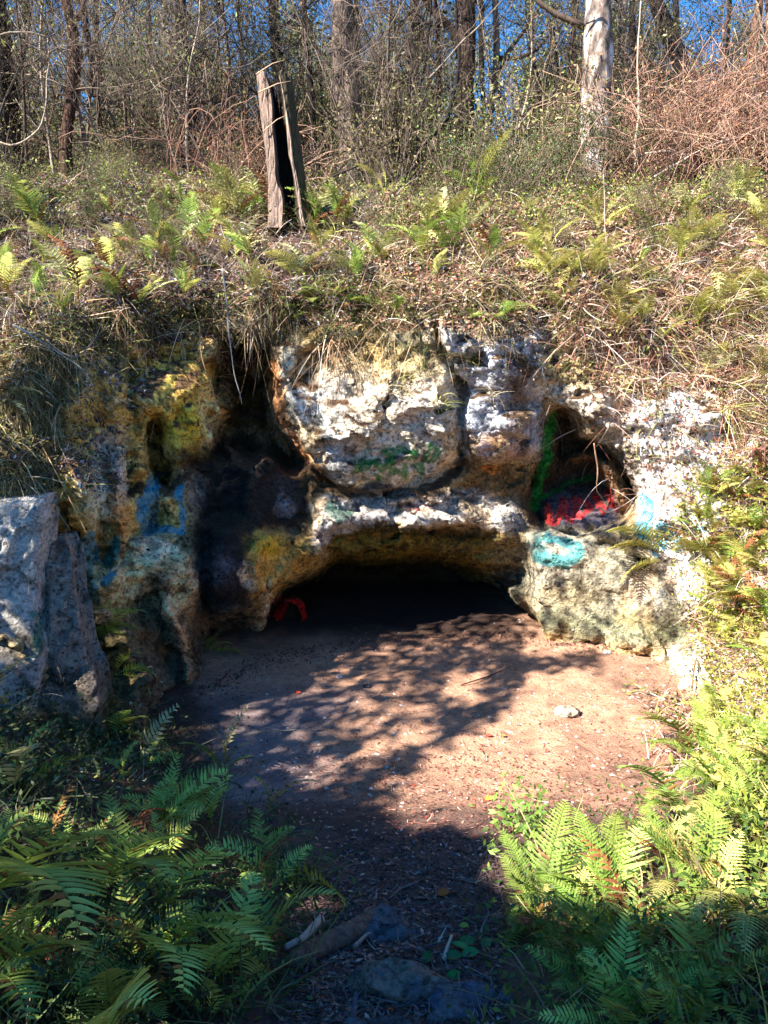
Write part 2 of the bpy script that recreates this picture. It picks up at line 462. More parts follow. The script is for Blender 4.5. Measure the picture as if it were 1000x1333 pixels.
cp(emask(240, 500, 65, 80), MOSS * 1.35, .95); cp(pmask([(90, 430), (200, 430), (200, 560), (100, 560)], 14), srgb(166, 136, 74), .6); cp(emask(250, 560, 50, 45), srgb(178, 150, 50), .8)
cp(emask(275, 545, 22, 50), srgb(205, 160, 120), 1); cp(emask(278, 452, 22, 20), srgb(205, 178, 130), 1)
cp(emask(290, 600, 20, 24), PALE, .7)
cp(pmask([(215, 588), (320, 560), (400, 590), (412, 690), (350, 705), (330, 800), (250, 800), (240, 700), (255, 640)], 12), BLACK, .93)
cp(pmask([(284, 440), (350, 438), (360, 520), (400, 590), (410, 690), (350, 700), (330, 780), (340, 850), (240, 860), (255, 700), (285, 620), (296, 560), (290, 480)], 8), BLACK, .6)  # black algae, with the shade of the deep recess painted in
cp(emask(250, 640, 34, 40), ALGAE, .6)
cp(emask(206, 650, 20, 30), TAN, .8)
cp(emask(365, 640, 26, 34), ALGAE, .5)
cp(emask(368, 660, 16, 18), srgb(120, 122, 128), .6)
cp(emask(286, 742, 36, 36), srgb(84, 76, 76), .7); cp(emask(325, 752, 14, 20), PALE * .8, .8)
cp(emask(205, 735, 50, 36), TAN, .9); cp(emask(236, 790, 20, 60, 10), srgb(200, 165, 120), .8)
cp(emask(130, 640, 40, 60), PALE * .9, .6); cp(emask(155, 680, 16, 60), RUST, .9); cp(emask(140, 730, 26, 60), DMOSS, .6)
cp(emask(190, 800, 24, 50), BLACK, .6); cp(emask(200, 715, 40, 26), PALE, .6); cp(emask(205, 760, 20, 20), BLACK, .8)
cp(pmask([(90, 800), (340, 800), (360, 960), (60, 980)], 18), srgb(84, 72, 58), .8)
cp(emask(130, 900, 60, 100), srgb(110, 96, 44), .7)
cp(lmask([(212, 790), (238, 830), (246, 880)], 9), srgb(190, 150, 110), .75)
cp(pmask([(285, 435), (352, 432), (366, 500), (350, 560), (300, 560), (270, 470)], 5), srgb(70, 56, 28), .9)
# central blocks
cp(pmask([(360, 440), (600, 430), (605, 600), (540, 632), (470, 640), (425, 625), (368, 550)], 6), PALE, .95)
cp(emask(410, 530, 60, 70), GREY * 1.25, .7); cp(emask(440, 590, 34, 34), srgb(165, 172, 182), .8); cp(emask(560, 550, 45, 40), srgb(168, 160, 150), .8)
cp(emask(540, 510, 60, 36), srgb(215, 190, 170), .6); cp(emask(500, 470, 130, 34), MOSS * 1.1, .7)
cp(pmask([(355, 395), (560, 395), (560, 455), (470, 465), (370, 450)], 12), DMOSS, .7)
cp(lmask([(358, 470), (366, 540), (395, 590), (420, 622)], 12), RUST * .8, .8)
cp(pmask([(566, 405), (712, 405), (712, 590), (606, 600), (600, 480)], 6), srgb(165, 162, 165), .95)
cp(emask(630, 425, 60, 30), DMOSS, .85); cp(emask(660, 455, 40, 30), srgb(190, 196, 205), .7); cp(emask(620, 540, 26, 26), srgb(200, 205, 212), .8)
cp(emask(680, 520, 30, 60), BROWN, .85); cp(emask(650, 580, 50, 22), srgb(170, 120, 84), .8)
cp(pmask([(585, 605), (712, 598), (716, 690), (640, 700), (590, 650)], 8), srgb(112, 84, 48), .9)
cp(emask(700, 660, 40, 30), BLACK, .5)
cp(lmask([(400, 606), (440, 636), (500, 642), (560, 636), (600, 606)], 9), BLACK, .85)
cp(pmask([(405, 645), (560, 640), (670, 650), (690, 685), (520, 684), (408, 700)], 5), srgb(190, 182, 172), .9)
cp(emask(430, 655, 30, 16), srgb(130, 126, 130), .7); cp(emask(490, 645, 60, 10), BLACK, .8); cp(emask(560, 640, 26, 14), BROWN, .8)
cp(emask(635, 612, 12, 10), srgb(210, 130, 60), .8); cp(emask(540, 660, 26, 8), srgb(200, 120, 96), .7)
cp(emask(480, 672, 60, 8), WHITE * .8, .5); cp(emask(416, 705, 16, 26), srgb(190, 200, 215), .9); cp(emask(400, 730, 40, 18), TAN, .8)
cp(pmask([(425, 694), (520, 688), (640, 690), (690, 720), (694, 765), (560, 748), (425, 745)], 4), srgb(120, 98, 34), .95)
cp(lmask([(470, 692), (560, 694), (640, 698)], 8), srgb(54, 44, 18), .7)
cp(emask(660, 720, 34, 34), srgb(150, 128, 88), .8)
cp(pmask([(330, 690), (425, 705), (425, 745), (365, 765), (345, 800), (330, 780)], 6), srgb(170, 130, 60), .85)
cp(emask(352, 715, 16, 18), srgb(190, 150, 40), .8); cp(emask(345, 780, 8, 26), PALE, .7)
cp(pmask([(345, 850), (350, 795), (364, 774), (404, 776), (412, 850)], 3), srgb(90, 60, 48), .9) if 0 else cp(pmask([(348, 850), (352, 790), (368, 765), (432, 738), (560, 734), (640, 764), (700, 822), (690, 850)], 3), srgb(32, 28, 26), .95)  # cave interior painted near-black to deepen its shade
cp(pmask([(640, 745), (690, 740), (700, 820), (684, 812), (640, 766)], 5), srgb(84, 82, 70), .9)
# right side
cp(pmask([(700, 455), (1040, 455), (1040, 900), (880, 900), (880, 800), (850, 700), (800, 600), (740, 530), (700, 510)], 8), srgb(205, 190, 175), .95)
cp(pmask([(700, 460), (800, 460), (850, 500), (790, 510), (715, 505)], 10), srgb(150, 130, 62), .8)
cp(emask(850, 500, 70, 26), srgb(170, 140, 90), .7)
cp(pmask([(740, 520), (800, 540), (840, 610), (820, 620), (775, 575), (745, 545)], 8), srgb(160, 146, 128), .8)
cp(pmask([(820, 510), (940, 500), (950, 600), (940, 740), (890, 800), (850, 700), (825, 620)], 8), WHITE, .95)
cp(pmask([(880, 830), (940, 830), (950, 900), (910, 890)], 8), WHITE, .9)
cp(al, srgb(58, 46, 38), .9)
cp(pmask([(784, 594), (800, 604), (818, 640), (822, 672), (800, 668), (796, 640), (786, 620)], 3), srgb(196, 146, 104), 1)
cp(emask(755, 596, 20, 7), srgb(130, 100, 70), .8)
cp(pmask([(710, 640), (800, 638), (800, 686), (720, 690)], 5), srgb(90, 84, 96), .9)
cp(pmask([(682, 690), (740, 684), (800, 694), (850, 720), (890, 790), (905, 840), (690, 828), (682, 760)], 6), srgb(150, 142, 122), .95)
cp(emask(730, 705, 34, 24), srgb(170, 160, 140), .8); cp(emask(740, 780, 60, 26), srgb(150, 136, 100), .7); cp(emask(840, 740, 30, 16, 20), srgb(90, 70, 50), .8)
cp(pmask([(690, 795), (900, 808), (905, 842), (690, 830)], 6), srgb(106, 108, 78), .7); cp(emask(835, 770, 30, 30), srgb(165, 165, 165), .6)
# soil on the bank
SOIL = srgb(84, 62, 44)
cp(pmask([(-40, -40), (1040, -40), (1040, 440), (760, 440), (560, 398), (360, 400), (200, 425), (90, 470), (60, 640), (-40, 640)], 10), SOIL, .9)

# paint (RGB + coverage)
PT = np.zeros((MH, MW, 4))
def sp(m, c):
    m = m[..., None]; PT[..., :3] = np.where(m > PT[..., 3:] * .99, srgb(*c), PT[..., :3]); PT[..., 3:] = np.maximum(PT[..., 3:], m)
TQ = (10, 158, 186); GR = (28, 132, 52); DG = (14, 92, 74); RD = (210, 44, 34)
sp(lmask([(200, 630), (190, 655), (184, 672)], 13), TQ); sp(lmask([(184, 655), (192, 692), (198, 668), (198, 636)], 12), TQ)
sp(lmask([(192, 692), (210, 688), (236, 692)], 8), TQ); sp(lmask([(236, 692), (238, 664), (230, 640), (233, 634)], 7), TQ)
sp(lmask([(196, 620), (210, 614), (222, 618)], 6), (10, 100, 112))
sp(lmask([(117, 702), (119, 726)], 13), TQ); sp(lmask([(118, 722), (115, 742), (117, 760), (124, 778)], 9), (16, 140, 140)); sp(lmask([(150, 704), (148, 720), (140, 730)], 9), (20, 150, 150)); sp(lmask([(146, 745), (136, 760)], 8), TQ)
for s in ([(462, 612), (470, 602), (484, 600), (478, 608), (462, 612)], [(490, 600), (498, 612), (506, 602), (510, 614)], [(500, 588), (512, 596), (508, 604)], [(506, 586), (530, 582), (516, 590)], [(528, 582), (544, 594), (530, 596)],
          [(556, 602), (560, 580), (570, 586), (566, 598), (558, 600)], [(526, 604), (528, 622)], [(540, 606), (552, 604), (546, 620)], [(488, 616), (494, 624)], [(514, 612), (522, 618)]):
    sp(lmask(s, 5.5), GR)
sp(emask(440, 666, 22, 14, 0, .6), DG); sp(lmask([(428, 655), (440, 678), (454, 668)], 7), DG)
sp(lmask([(720, 545), (712, 575), (714, 595), (700, 625), (696, 660)], 10), (22, 150, 46)); sp(lmask([(696, 655), (720, 640), (745, 628), (775, 622)], 5.5), (20, 120, 40))
for s in ([(726, 678), (734, 650), (742, 676)], [(728, 668), (740, 668)], [(712, 660), (718, 682)], [(748, 650), (752, 674)], [(756, 652), (770, 660), (758, 672)], [(775, 645), (786, 668)], [(790, 640), (800, 664)]):
    sp(lmask(s, 6.5), (224, 52, 42))
sp(lmask([(712, 700), (735, 706), (752, 714)], 10), (22, 158, 160)); sp(lmask([(705, 725), (735, 732), (752, 720)], 14), (22, 158, 160)); sp(emask(700, 708, 18, 26, 0, .7), (20, 110, 110))
sp(lmask([(840, 650), (846, 668), (836, 692)], 14), (0, 170, 205)); sp(lmask([(862, 686), (872, 694), (862, 706)], 14), (0, 170, 205)); sp(lmask([(880, 700), (884, 716)], 7), (10, 170, 190)); sp(lmask([(905, 686), (914, 690)], 6), (10, 150, 160)); sp(lmask([(836, 700), (850, 712), (854, 724)], 5), (10, 170, 200))
sp(lmask([(358, 830), (356, 800), (364, 785)], 5), (190, 20, 16)); sp(lmask([(380, 780), (392, 790), (402, 812)], 8), (230, 24, 18)); sp(lmask([(352, 842), (355, 810), (364, 784)], 14), (220, 24, 18)); sp(lmask([(404, 790), (408, 818)], 8), (190, 20, 16)); sp(lmask([(361, 785), (370, 776), (384, 780)], 3), (130, 14, 12))
sp(emask(109, 652, 5, 5, 0, .5), (230, 90, 70))
sp(lmask([(318, 608), (324, 616)], 4), (190, 40, 40)) if False else None

x, y, z = ROCK_V.T.astype(np.float64)
u, v = proj(x, y, z)
wu = 12 * fbm(x * 2.2, y * 2.2, z * 2.2, 3, 91) + 5 * vnoise(x * 12, y * 12, z * 12, 92); wv = 12 * fbm(x * 2.2 + 31, y * 2.2, z * 2.2, 3, 93) + 5 * vnoise(x * 12, y * 12, z * 12, 94)
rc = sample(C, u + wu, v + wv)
soilm = sstep(.45, .8, ROCK_N[:, 2] + .2 * vnoise(x * 3, y * 3, z * 3, 95)) * sstep(1.2, 2.0, z)
rc = rc * (1 - soilm[:, None]) + SOIL * soilm[:, None]
# mottling: dark algae in hollows of the noise, ochre and moss blotches
n1 = fbm(x * 5, y * 5, z * 4, 4, 96, .6); n2 = fbm(x * 2.5, y * 2.5, z * 1.4, 3, 97)
k = (sstep(.12, .38, n1) * .62 * sstep(.03, .12, rc.mean(1)))[:, None]; rc = rc * (1 - k) + rc * srgb(120, 112, 98) * 1.2 * k
k = (sstep(.16, .36, n2) * .4)[:, None]; rc = rc * (1 - k) + OCHRE * rc.mean(1, keepdims=True) * 3.0 * k
rc = rc * (1 + .30 * fbm(x * 20, y * 20, z * 20, 2, 98))[:, None]
rc = rc * (1 + .85 * sstep(-.7, -1.6, x) * sstep(.03, .10, rc.mean(1)) * sstep(430, 470, v) * (1 - sstep(800, 880, v)))[:, None]; g_ = rc.mean(1, keepdims=True); rc = (g_ + (rc - g_) * 1.05) * (1 + .34 * sstep(.03, .10, g_))  # left wall colour brightened to make up for the weak light on it
k = (sstep(.20, .42, fbm(x * 9 + 7, y * 9, z * 7, 4, 104, .65)) * .8 * (g_[:, 0] > .08))[:, None]; rc = rc * (1 - k) + srgb(46, 42, 38) * k
pw = 6.0
pc = sample(PT, u + pw * fbm(x * 11, y * 11, z * 11, 3, 99), v + pw * fbm(x * 11 + 4, y * 11, z * 11, 3, 99))
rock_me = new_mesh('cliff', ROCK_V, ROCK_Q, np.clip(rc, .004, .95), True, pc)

def rock_nodes(bumpk=1.0, paint=True):
    def b(nt, N, L, bs, out):
        tc = N('ShaderNodeTexCoord'); at = N('ShaderNodeAttribute', attribute_name='Col'); pa = N('ShaderNodeAttribute', attribute_name='Paint')
        n1 = N('ShaderNodeTexNoise', ins={'Scale': 22.0, 'Detail': 9.0, 'Roughness': .72}); L(tc.outputs['Object'], n1.inputs['Vector'])
        n2 = N('ShaderNodeTexNoise', ins={'Scale': 70.0, 'Detail': 5.0, 'Roughness': .7}); L(tc.outputs['Object'], n2.inputs['Vector'])
        n3 = N('ShaderNodeTexNoise', ins={'Scale': 16.0, 'Detail': 9.0, 'Roughness': .9}); L(tc.outputs['Object'], n3.inputs['Vector'])
        vo = N('ShaderNodeTexVoronoi', ins={'Scale': 34.0, 'Randomness': 1.0}); L(tc.outputs['Object'], vo.inputs['Vector'])
        r1 = N('ShaderNodeMapRange', ins={'From Min': .34, 'From Max': .62, 'To Min': .5, 'To Max': 1.3}); L(n1.outputs['Fac'], r1.inputs['Value'])
        r2 = N('ShaderNodeMapRange', ins={'From Min': .3, 'From Max': .7, 'To Min': .62, 'To Max': 1.35}); L(n2.outputs['Fac'], r2.inputs['Value'])
        m0 = N('ShaderNodeMath', operation='MULTIPLY'); L(r1.outputs[0], m0.inputs[0]); L(r2.outputs[0], m0.inputs[1])
        v2 = N('ShaderNodeTexVoronoi', ins={'Scale': 19.0, 'Randomness': 1.0}); L(tc.outputs['Object'], v2.inputs['Vector'])
        n4 = N('ShaderNodeTexNoise', ins={'Scale': 3.0, 'Detail': 3.0}); L(tc.outputs['Object'], n4.inputs['Vector'])
        pr = N('ShaderNodeMath', operation='MULTIPLY', ins={1: .55}); L(n4.outputs['Fac'], pr.inputs[0])      # dark pits, denser in places
        p2 = N('ShaderNodeMath', operation='SUBTRACT'); L(v2.outputs['Distance'], p2.inputs[0]); L(pr.outputs[0], p2.inputs[1])
        p3 = N('ShaderNodeMapRange', ins={'From Min': -.06, 'From Max': .05, 'To Min': .5, 'To Max': 1.06}); L(p2.outputs[0], p3.inputs['Value'])
        wn = N('ShaderNodeTexNoise', ins={'Scale': 2.6, 'Detail': 6.0, 'Roughness': .65}); L(tc.outputs['Object'], wn.inputs['Vector'])
        wa = N('ShaderNodeMix', data_type='VECTOR', ins={0: .22}); L(tc.outputs['Object'], wa.inputs[4]); L(wn.outputs['Color'], wa.inputs[5])
        ms = N('ShaderNodeMapping', ins={'Scale': (1, 1, 1.7)}); L(wa.outputs[1], ms.inputs['Vector'])
        ck = N('ShaderNodeTexVoronoi', feature='DISTANCE_TO_EDGE', ins={'Scale': 3.2}); L(ms.outputs[0], ck.inputs['Vector'])   # joints and bedding cracks
        cw = N('ShaderNodeMapRange', ins={'From Min': 0, 'From Max': .025, 'To Min': .55, 'To Max': 1.0}); L(ck.outputs['Distance'], cw.inputs['Value'])
        m9 = N('ShaderNodeMath', operation='MULTIPLY'); L(m0.outputs[0], m9.inputs[0]); L(cw.outputs[0], m9.inputs[1])
        m1 = N('ShaderNodeMath', operation='MULTIPLY'); L(m9.outputs[0], m1.inputs[0]); L(p3.outputs[0], m1.inputs[1])
        vm = N('ShaderNodeVectorMath', operation='SCALE'); L(at.outputs['Color'], vm.inputs[0]); L(m1.outputs[0], vm.inputs['Scale'])
        # paint coverage broken up by the stone's grain
        ad = N('ShaderNodeMath', operation='ADD'); L(pa.outputs['Alpha'], ad.inputs[0]); L(n3.outputs['Fac'], ad.inputs[1])
        th = N('ShaderNodeMapRange', ins={'From Min': 1.0, 'From Max': 1.5, 'To Min': 0, 'To Max': .76}); L(ad.outputs[0], th.inputs['Value'])
        mx = N('ShaderNodeMix', data_type='RGBA'); (L(th.outputs[0], mx.inputs[0]) if paint else setattr(mx.inputs[0], 'default_value', 0)); L(vm.outputs[0], mx.inputs[6]); pv = N('ShaderNodeVectorMath', operation='SCALE'); L(pa.outputs['Color'], pv.inputs[0]); L(m1.outputs[0], pv.inputs['Scale']); L(pv.outputs[0], mx.inputs[7])
        L(mx.outputs[2], bs.inputs['Base Color'])
        s1 = N('ShaderNodeMath', operation='MULTIPLY', ins={1: .5}); L(n2.outputs['Fac'], s1.inputs[0])
        s2 = N('ShaderNodeMath', operation='ADD'); L(n1.outputs['Fac'], s2.inputs[0]); L(s1.outputs[0], s2.inputs[1])
        s5 = N('ShaderNodeMath', operation='MULTIPLY_ADD', ins={1: .8}); L(cw.outputs[0], s5.inputs[0]); L(s2.outputs[0], s5.inputs[2]); s4 = N('ShaderNodeMath', operation='MULTIPLY_ADD', ins={1: .5}); L(p3.outputs[0], s4.inputs[0]); L(s5.outputs[0], s4.inputs[2])
        s3 = N('ShaderNodeMath', operation='MULTIPLY_ADD', ins={1: .35}); L(vo.outputs['Distance'], s3.inputs[0]); L(s4.outputs[0], s3.inputs[2])
        bp = N('ShaderNodeBump', ins={'Strength': .75 * bumpk, 'Distance': .05}); L(s3.outputs[0], bp.inputs['Height']); L(bp.outputs[0], bs.inputs['Normal'])
        bs.inputs['Roughness'].default_value = .88; bs.inputs['Specular IOR Level'].default_value = .25
    return b
M_ROCK = mat('weathered limestone', rock_nodes())
cliff = link('cliff', rock_me, M_ROCK); tag(cliff, 'pitted limestone face with ochre moss, black algae and spray paint above the low cave', kind='structure')

# ---------------------------------------------------------------- ground sheet
def axis(lo, hi, step, far):
    a = list(np.arange(lo, hi, step)); s = step; p = a[-1]
    out = []
    while p < far: s *= 1.35; p += s; out.append(p)
    s = step; p = a[0]; pre = []
    while p > -far: s *= 1.35; p -= s; pre.append(p)
    return np.array(pre[::-1] + a + out)
ax_, ay_ = axis(-6.4, 7.0, .05, 220), axis(.2, 13.0, .05, 260)
GX, GY = np.meshgrid(ax_, ay_, indexing='ij')
GZ = G(GX, GY)
n0, n1_ = GX.shape
ii = np.arange(n0 * n1_).reshape(n0, n1_)
GQ = np.stack([ii[:-1, :-1], ii[1:, :-1], ii[1:, 1:], ii[:-1, 1:]], -1).reshape(-1, 4)
GV = np.stack([GX, GY, GZ], -1).reshape(-1, 3)
x, y, z = GV.T
dl = ip(y, XL) - x; dr = x - ip(y, XR)
REDSOIL = srgb(186, 142, 114); DSOIL = srgb(74, 56, 44); PATH = srgb(96, 74, 68); GREYC = srgb(128, 122, 126)
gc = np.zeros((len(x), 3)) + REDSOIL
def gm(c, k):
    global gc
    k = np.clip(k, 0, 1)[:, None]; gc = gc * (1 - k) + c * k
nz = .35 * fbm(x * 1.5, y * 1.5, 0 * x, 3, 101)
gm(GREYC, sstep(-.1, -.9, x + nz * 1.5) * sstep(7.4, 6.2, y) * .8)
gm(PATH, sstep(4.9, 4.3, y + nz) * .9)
gm(srgb(44, 34, 32), sstep(7.9, 9.0, y + nz) * sstep(2.2, 1.2, x) * .95)  # soil inside the cave darkened, the cave's shade put into its colour
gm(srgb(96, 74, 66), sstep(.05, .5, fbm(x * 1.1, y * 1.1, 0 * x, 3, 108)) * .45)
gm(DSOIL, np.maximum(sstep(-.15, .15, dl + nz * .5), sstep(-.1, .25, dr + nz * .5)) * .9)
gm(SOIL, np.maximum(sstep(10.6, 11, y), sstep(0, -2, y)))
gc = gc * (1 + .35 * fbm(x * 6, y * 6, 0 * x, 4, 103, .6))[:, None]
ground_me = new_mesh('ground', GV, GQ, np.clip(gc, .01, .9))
def ground_nodes(nt, N, L, bs, out):
    tc = N('ShaderNodeTexCoord'); at = N('ShaderNodeAttribute', attribute_name='Col')
    n1 = N('ShaderNodeTexNoise', ins={'Scale': 9.0, 'Detail': 10.0, 'Roughness': .7}); L(tc.outputs['Object'], n1.inputs['Vector'])
    n2 = N('ShaderNodeTexNoise', ins={'Scale': 55.0, 'Detail': 6.0, 'Roughness': .75}); L(tc.outputs['Object'], n2.inputs['Vector'])
    vo = N('ShaderNodeTexVoronoi', ins={'Scale': 60.0}); L(tc.outputs['Object'], vo.inputs['Vector'])
    r1 = N('ShaderNodeMapRange', ins={'From Min': .3, 'From Max': .7, 'To Min': .68, 'To Max': 1.25}); L(n1.outputs['Fac'], r1.inputs['Value'])
    r2 = N('ShaderNodeMapRange', ins={'From Min': .3, 'From Max': .7, 'To Min': .6, 'To Max': 1.35}); L(n2.outputs['Fac'], r2.inputs['Value'])
    m1 = N('ShaderNodeMath', operation='MULTIPLY'); L(r1.outputs[0], m1.inputs[0]); L(r2.outputs[0], m1.inputs[1])
    vm = N('ShaderNodeVectorMath', operation='SCALE'); L(at.outputs['Color'], vm.inputs[0]); L(m1.outputs[0], vm.inputs['Scale'])
    L(vm.outputs[0], bs.inputs['Base Color'])
    s2 = N('ShaderNodeMath', operation='MULTIPLY_ADD', ins={1: .6}); L(n2.outputs['Fac'], s2.inputs[0]); L(n1.outputs['Fac'], s2.inputs[2])
    s3 = N('ShaderNodeMath', operation='MULTIPLY_ADD', ins={1: .25}); L(vo.outputs['Distance'], s3.inputs[0]); L(s2.outputs[0], s3.inputs[2])
    bp = N('ShaderNodeBump', ins={'Strength': .8, 'Distance': .05}); L(s3.outputs[0], bp.inputs['Height']); L(bp.outputs[0], bs.inputs['Normal'])
    bs.inputs['Roughness'].default_value = .92; bs.inputs['Specular IOR Level'].default_value = .2
M_GROUND = mat('trodden clay and leaf mould', ground_nodes)
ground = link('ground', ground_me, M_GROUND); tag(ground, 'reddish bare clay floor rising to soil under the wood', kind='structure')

class Hit:
    def __init__(s):
        s.b = [BVHTree.FromPolygons([tuple(p) for p in ROCK_V.tolist()], ROCK_Q.tolist()), BVHTree.FromPolygons([tuple(p) for p in GV.tolist()], GQ.tolist())]
    def cast(s, o, d, far=60):
        best = None
        for i, b in enumerate(s.b):
            h = b.ray_cast(o, d, far)
            if h[0] is not None and (best is None or h[3] < best[2]): best = (h[0], h[1], h[3], i)
        return best
    def px(s, u, v, dx=0.0, far=60):
        a, ry, rz = ray(u, v)
        P = Vector((float(a), float(ry), float(rz))).normalized()
        o = Vector((dx, 0, EYE))
        return s.cast(o, P, far)
    def down(s, x, y, z=9.0):
        return s.cast(Vector((x, y, z)), Vector((0, 0, -1)), 30)
HIT = Hit()
# ================================================================ plant and litter materials
def leaf_nodes(trans=.3, rough=.5, var=.35, spec=.35):
    def b(nt, N, L, bs, out):
        at = N('ShaderNodeAttribute', attribute_name='Col'); oi = N('ShaderNodeObjectInfo')
        r = N('ShaderNodeMapRange', ins={'To Min': 1 - var, 'To Max': 1 + var}); L(oi.outputs['Random'], r.inputs['Value'])
        hs = N('ShaderNodeHueSaturation', ins={'Saturation': 1.0}); L(at.outputs['Color'], hs.inputs['Color']); L(r.outputs[0], hs.inputs['Value'])
        h2 = N('ShaderNodeMapRange', ins={'To Min': .48, 'To Max': .515}); L(oi.outputs['Random'], h2.inputs['Value']); L(h2.outputs[0], hs.inputs['Hue'])
        L(hs.outputs[0], bs.inputs['Base Color']); bs.inputs['Roughness'].default_value = rough; bs.inputs['Specular IOR Level'].default_value = spec
        tr = N('ShaderNodeBsdfTranslucent'); L(hs.outputs[0], tr.inputs['Color'])
        mx = N('ShaderNodeMixShader', ins={0: trans}); L(bs.outputs[0], mx.inputs[1]); L(tr.outputs[0], mx.inputs[2]); L(mx.outputs[0], out.inputs['Surface'])
    return b
def wood_nodes(scale=30, contrast=.5, bump=.6):
    def b(nt, N, L, bs, out):
        tc = N('ShaderNodeTexCoord'); at = N('ShaderNodeAttribute', attribute_name='Col')
        mp = N('ShaderNodeMapping', ins={'Scale': (1, 1, .22)}); L(tc.outputs['Object'], mp.inputs['Vector'])
        n1 = N('ShaderNodeTexNoise', ins={'Scale': float(scale), 'Detail': 6.0, 'Roughness': .7}); L(mp.outputs[0], n1.inputs['Vector'])
        vo = N('ShaderNodeTexVoronoi', feature='DISTANCE_TO_EDGE', ins={'Scale': scale * .6}); L(mp.outputs[0], vo.inputs['Vector'])
        r1 = N('ShaderNodeMapRange', ins={'From Min': .3, 'From Max': .7, 'To Min': 1 - contrast, 'To Max': 1 + contrast}); L(n1.outputs['Fac'], r1.inputs['Value'])
        vm = N('ShaderNodeVectorMath', operation='SCALE'); L(at.outputs['Color'], vm.inputs[0]); L(r1.outputs[0], vm.inputs['Scale']); L(vm.outputs[0], bs.inputs['Base Color'])
        r2 = N('ShaderNodeMapRange', ins={'From Min': 0, 'From Max': .18}); L(vo.outputs['Distance'], r2.inputs['Value'])
        s = N('ShaderNodeMath', operation='MULTIPLY_ADD', ins={1: .6}); L(r2.outputs[0], s.inputs[0]); L(n1.outputs['Fac'], s.inputs[2])
        bp = N('ShaderNodeBump', ins={'Strength': bump, 'Distance': .03}); L(s.outputs[0], bp.inputs['Height']); L(bp.outputs[0], bs.inputs['Normal'])
        bs.inputs['Roughness'].default_value = .85; bs.inputs['Specular IOR Level'].default_value = .25
    return b
M_LEAF = mat('living leaf', leaf_nodes(.32, .52, .3, .28))
M_DRY = mat('dead leaf', leaf_nodes(.15, .7, .15, .3))
M_BARK = mat('bark', wood_nodes(26, .55, .8))
M_TWIG = mat('twig bark', wood_nodes(60, .3, .2))

# ---------------------------------------------------------------- vectorised little leaves and blades
def frames(N_, r):
    N_ = N_ / (np.linalg.norm(N_, axis=1)[:, None] + 1e-9)
    a = r.normal(size=N_.shape); a -= N_ * (a * N_).sum(1)[:, None]; a /= np.linalg.norm(a, axis=1)[:, None] + 1e-9
    return a, np.cross(N_, a), N_

def leaves(mb, P, Nn, size, cols, r, asp=.42, curl=.25, tilt=.5):
    """one folded leaf blade (2 quads) per point"""
    n = len(P)
    Nn = Nn / (np.linalg.norm(Nn, axis=1)[:, None] + 1e-9) + r.normal(size=(n, 3)) * tilt
    a, b, c = frames(Nn, r)
    s = (np.broadcast_to(size, (n,)) * r.uniform(.6, 1.35, n))[:, None]
    w = asp * s; k = curl * s * r.uniform(-1, 1, (n, 1))
    V = np.stack([P - a * s * .5, P - a * s * .05 + b * w * .5 + c * k * .5, P + a * s * .5 + c * k * .3, P - a * s * .05 - b * w * .5 + c * k * .5, P - a * s * .02 - c * abs(k) * .4], 1)
    F = np.array([[0, 4, 2, 1], [0, 3, 2, 4]])[None] + (np.arange(n) * 5)[:, None, None]
    mb.add(V.reshape(-1, 3), F.reshape(-1, 4), None, np.repeat(cols, 5, axis=0))

def blades(mb, P, Dr, length, width, cols, r, droop=.5, seg=4):
    """curved tapering strips"""
    n = len(P); L = (np.broadcast_to(length, (n,)) * r.uniform(.5, 1.4, n))[:, None]
    d = Dr / (np.linalg.norm(Dr, axis=1)[:, None] + 1e-9)
    side = np.cross(d, r.normal(size=(n, 3))); side /= np.linalg.norm(side, axis=1)[:, None] + 1e-9
    bend = r.normal(size=(n, 3)) * .35 + np.array([0, 0, -1.0]) * droop
    W = (np.broadcast_to(width, (n,)) * r.uniform(.6, 1.4, n))[:, None]
    rows = []
    for i in range(seg + 1):
        t = i / seg; c = P + L * (d * t + bend * t * t * .6); w = W * (1 - .8 * t) * .5
        rows += [c - side * w, c + side * w]
    V = np.stack(rows, 1); m = 2 * (seg + 1)
    F = np.array([[2 * i, 2 * i + 1, 2 * i + 3, 2 * i + 2] for i in range(seg)])[None] + (np.arange(n) * m)[:, None, None]
    mb.add(V.reshape(-1, 3), F.reshape(-1, 4), None, np.repeat(cols, m, axis=0))

def pick(pal, n, r, jit=.25):
    cs = np.array([srgb(*c[:3]) for c in pal]); w = np.array([c[3] for c in pal], float); w /= w.sum()
    return np.clip(cs[r.choice(len(pal), n, p=w)] * (1 + r.normal(size=(n, 1)) * jit), .004, .9)

def inpoly(u, v, poly):
    c = False; n = len(poly)
    for i in range(n):
        ax, ay = poly[i]; bx, by = poly[(i + 1) % n]
        if (ay > v) != (by > v) and u < (bx - ax) * (v - ay) / (by - ay) + ax: c = not c
    return c

def scatter(poly, n, r, offs=(0, -.8, .8), dens=None, cond=None):
    """points on the land seen inside a survey polygon (also from a step to either side)"""
    us = [p[0] for p in poly]; vs = [p[1] for p in poly]
    P, Nn, W = [], [], []
    k = 0
    while len(P) < n and k < n * 6:
        k += 1
        u, v = r.uniform(min(us), max(us)), r.uniform(min(vs), max(vs))
        if not inpoly(u, v, poly): continue
        if dens is not None and r.random() > dens(u, v): continue
        h = HIT.px(u, v, offs[k % len(offs)])
        if h is None: continue
        if cond is not None and not cond(h): continue
        P.append(h[0][:]); nn = h[1]
        if nn.dot(Vector((0, -1, .3))) < 0 and nn.z < 0: nn = -nn
        Nn.append(nn[:])
    return np.array(P).reshape(-1, 3), np.array(Nn).reshape(-1, 3)
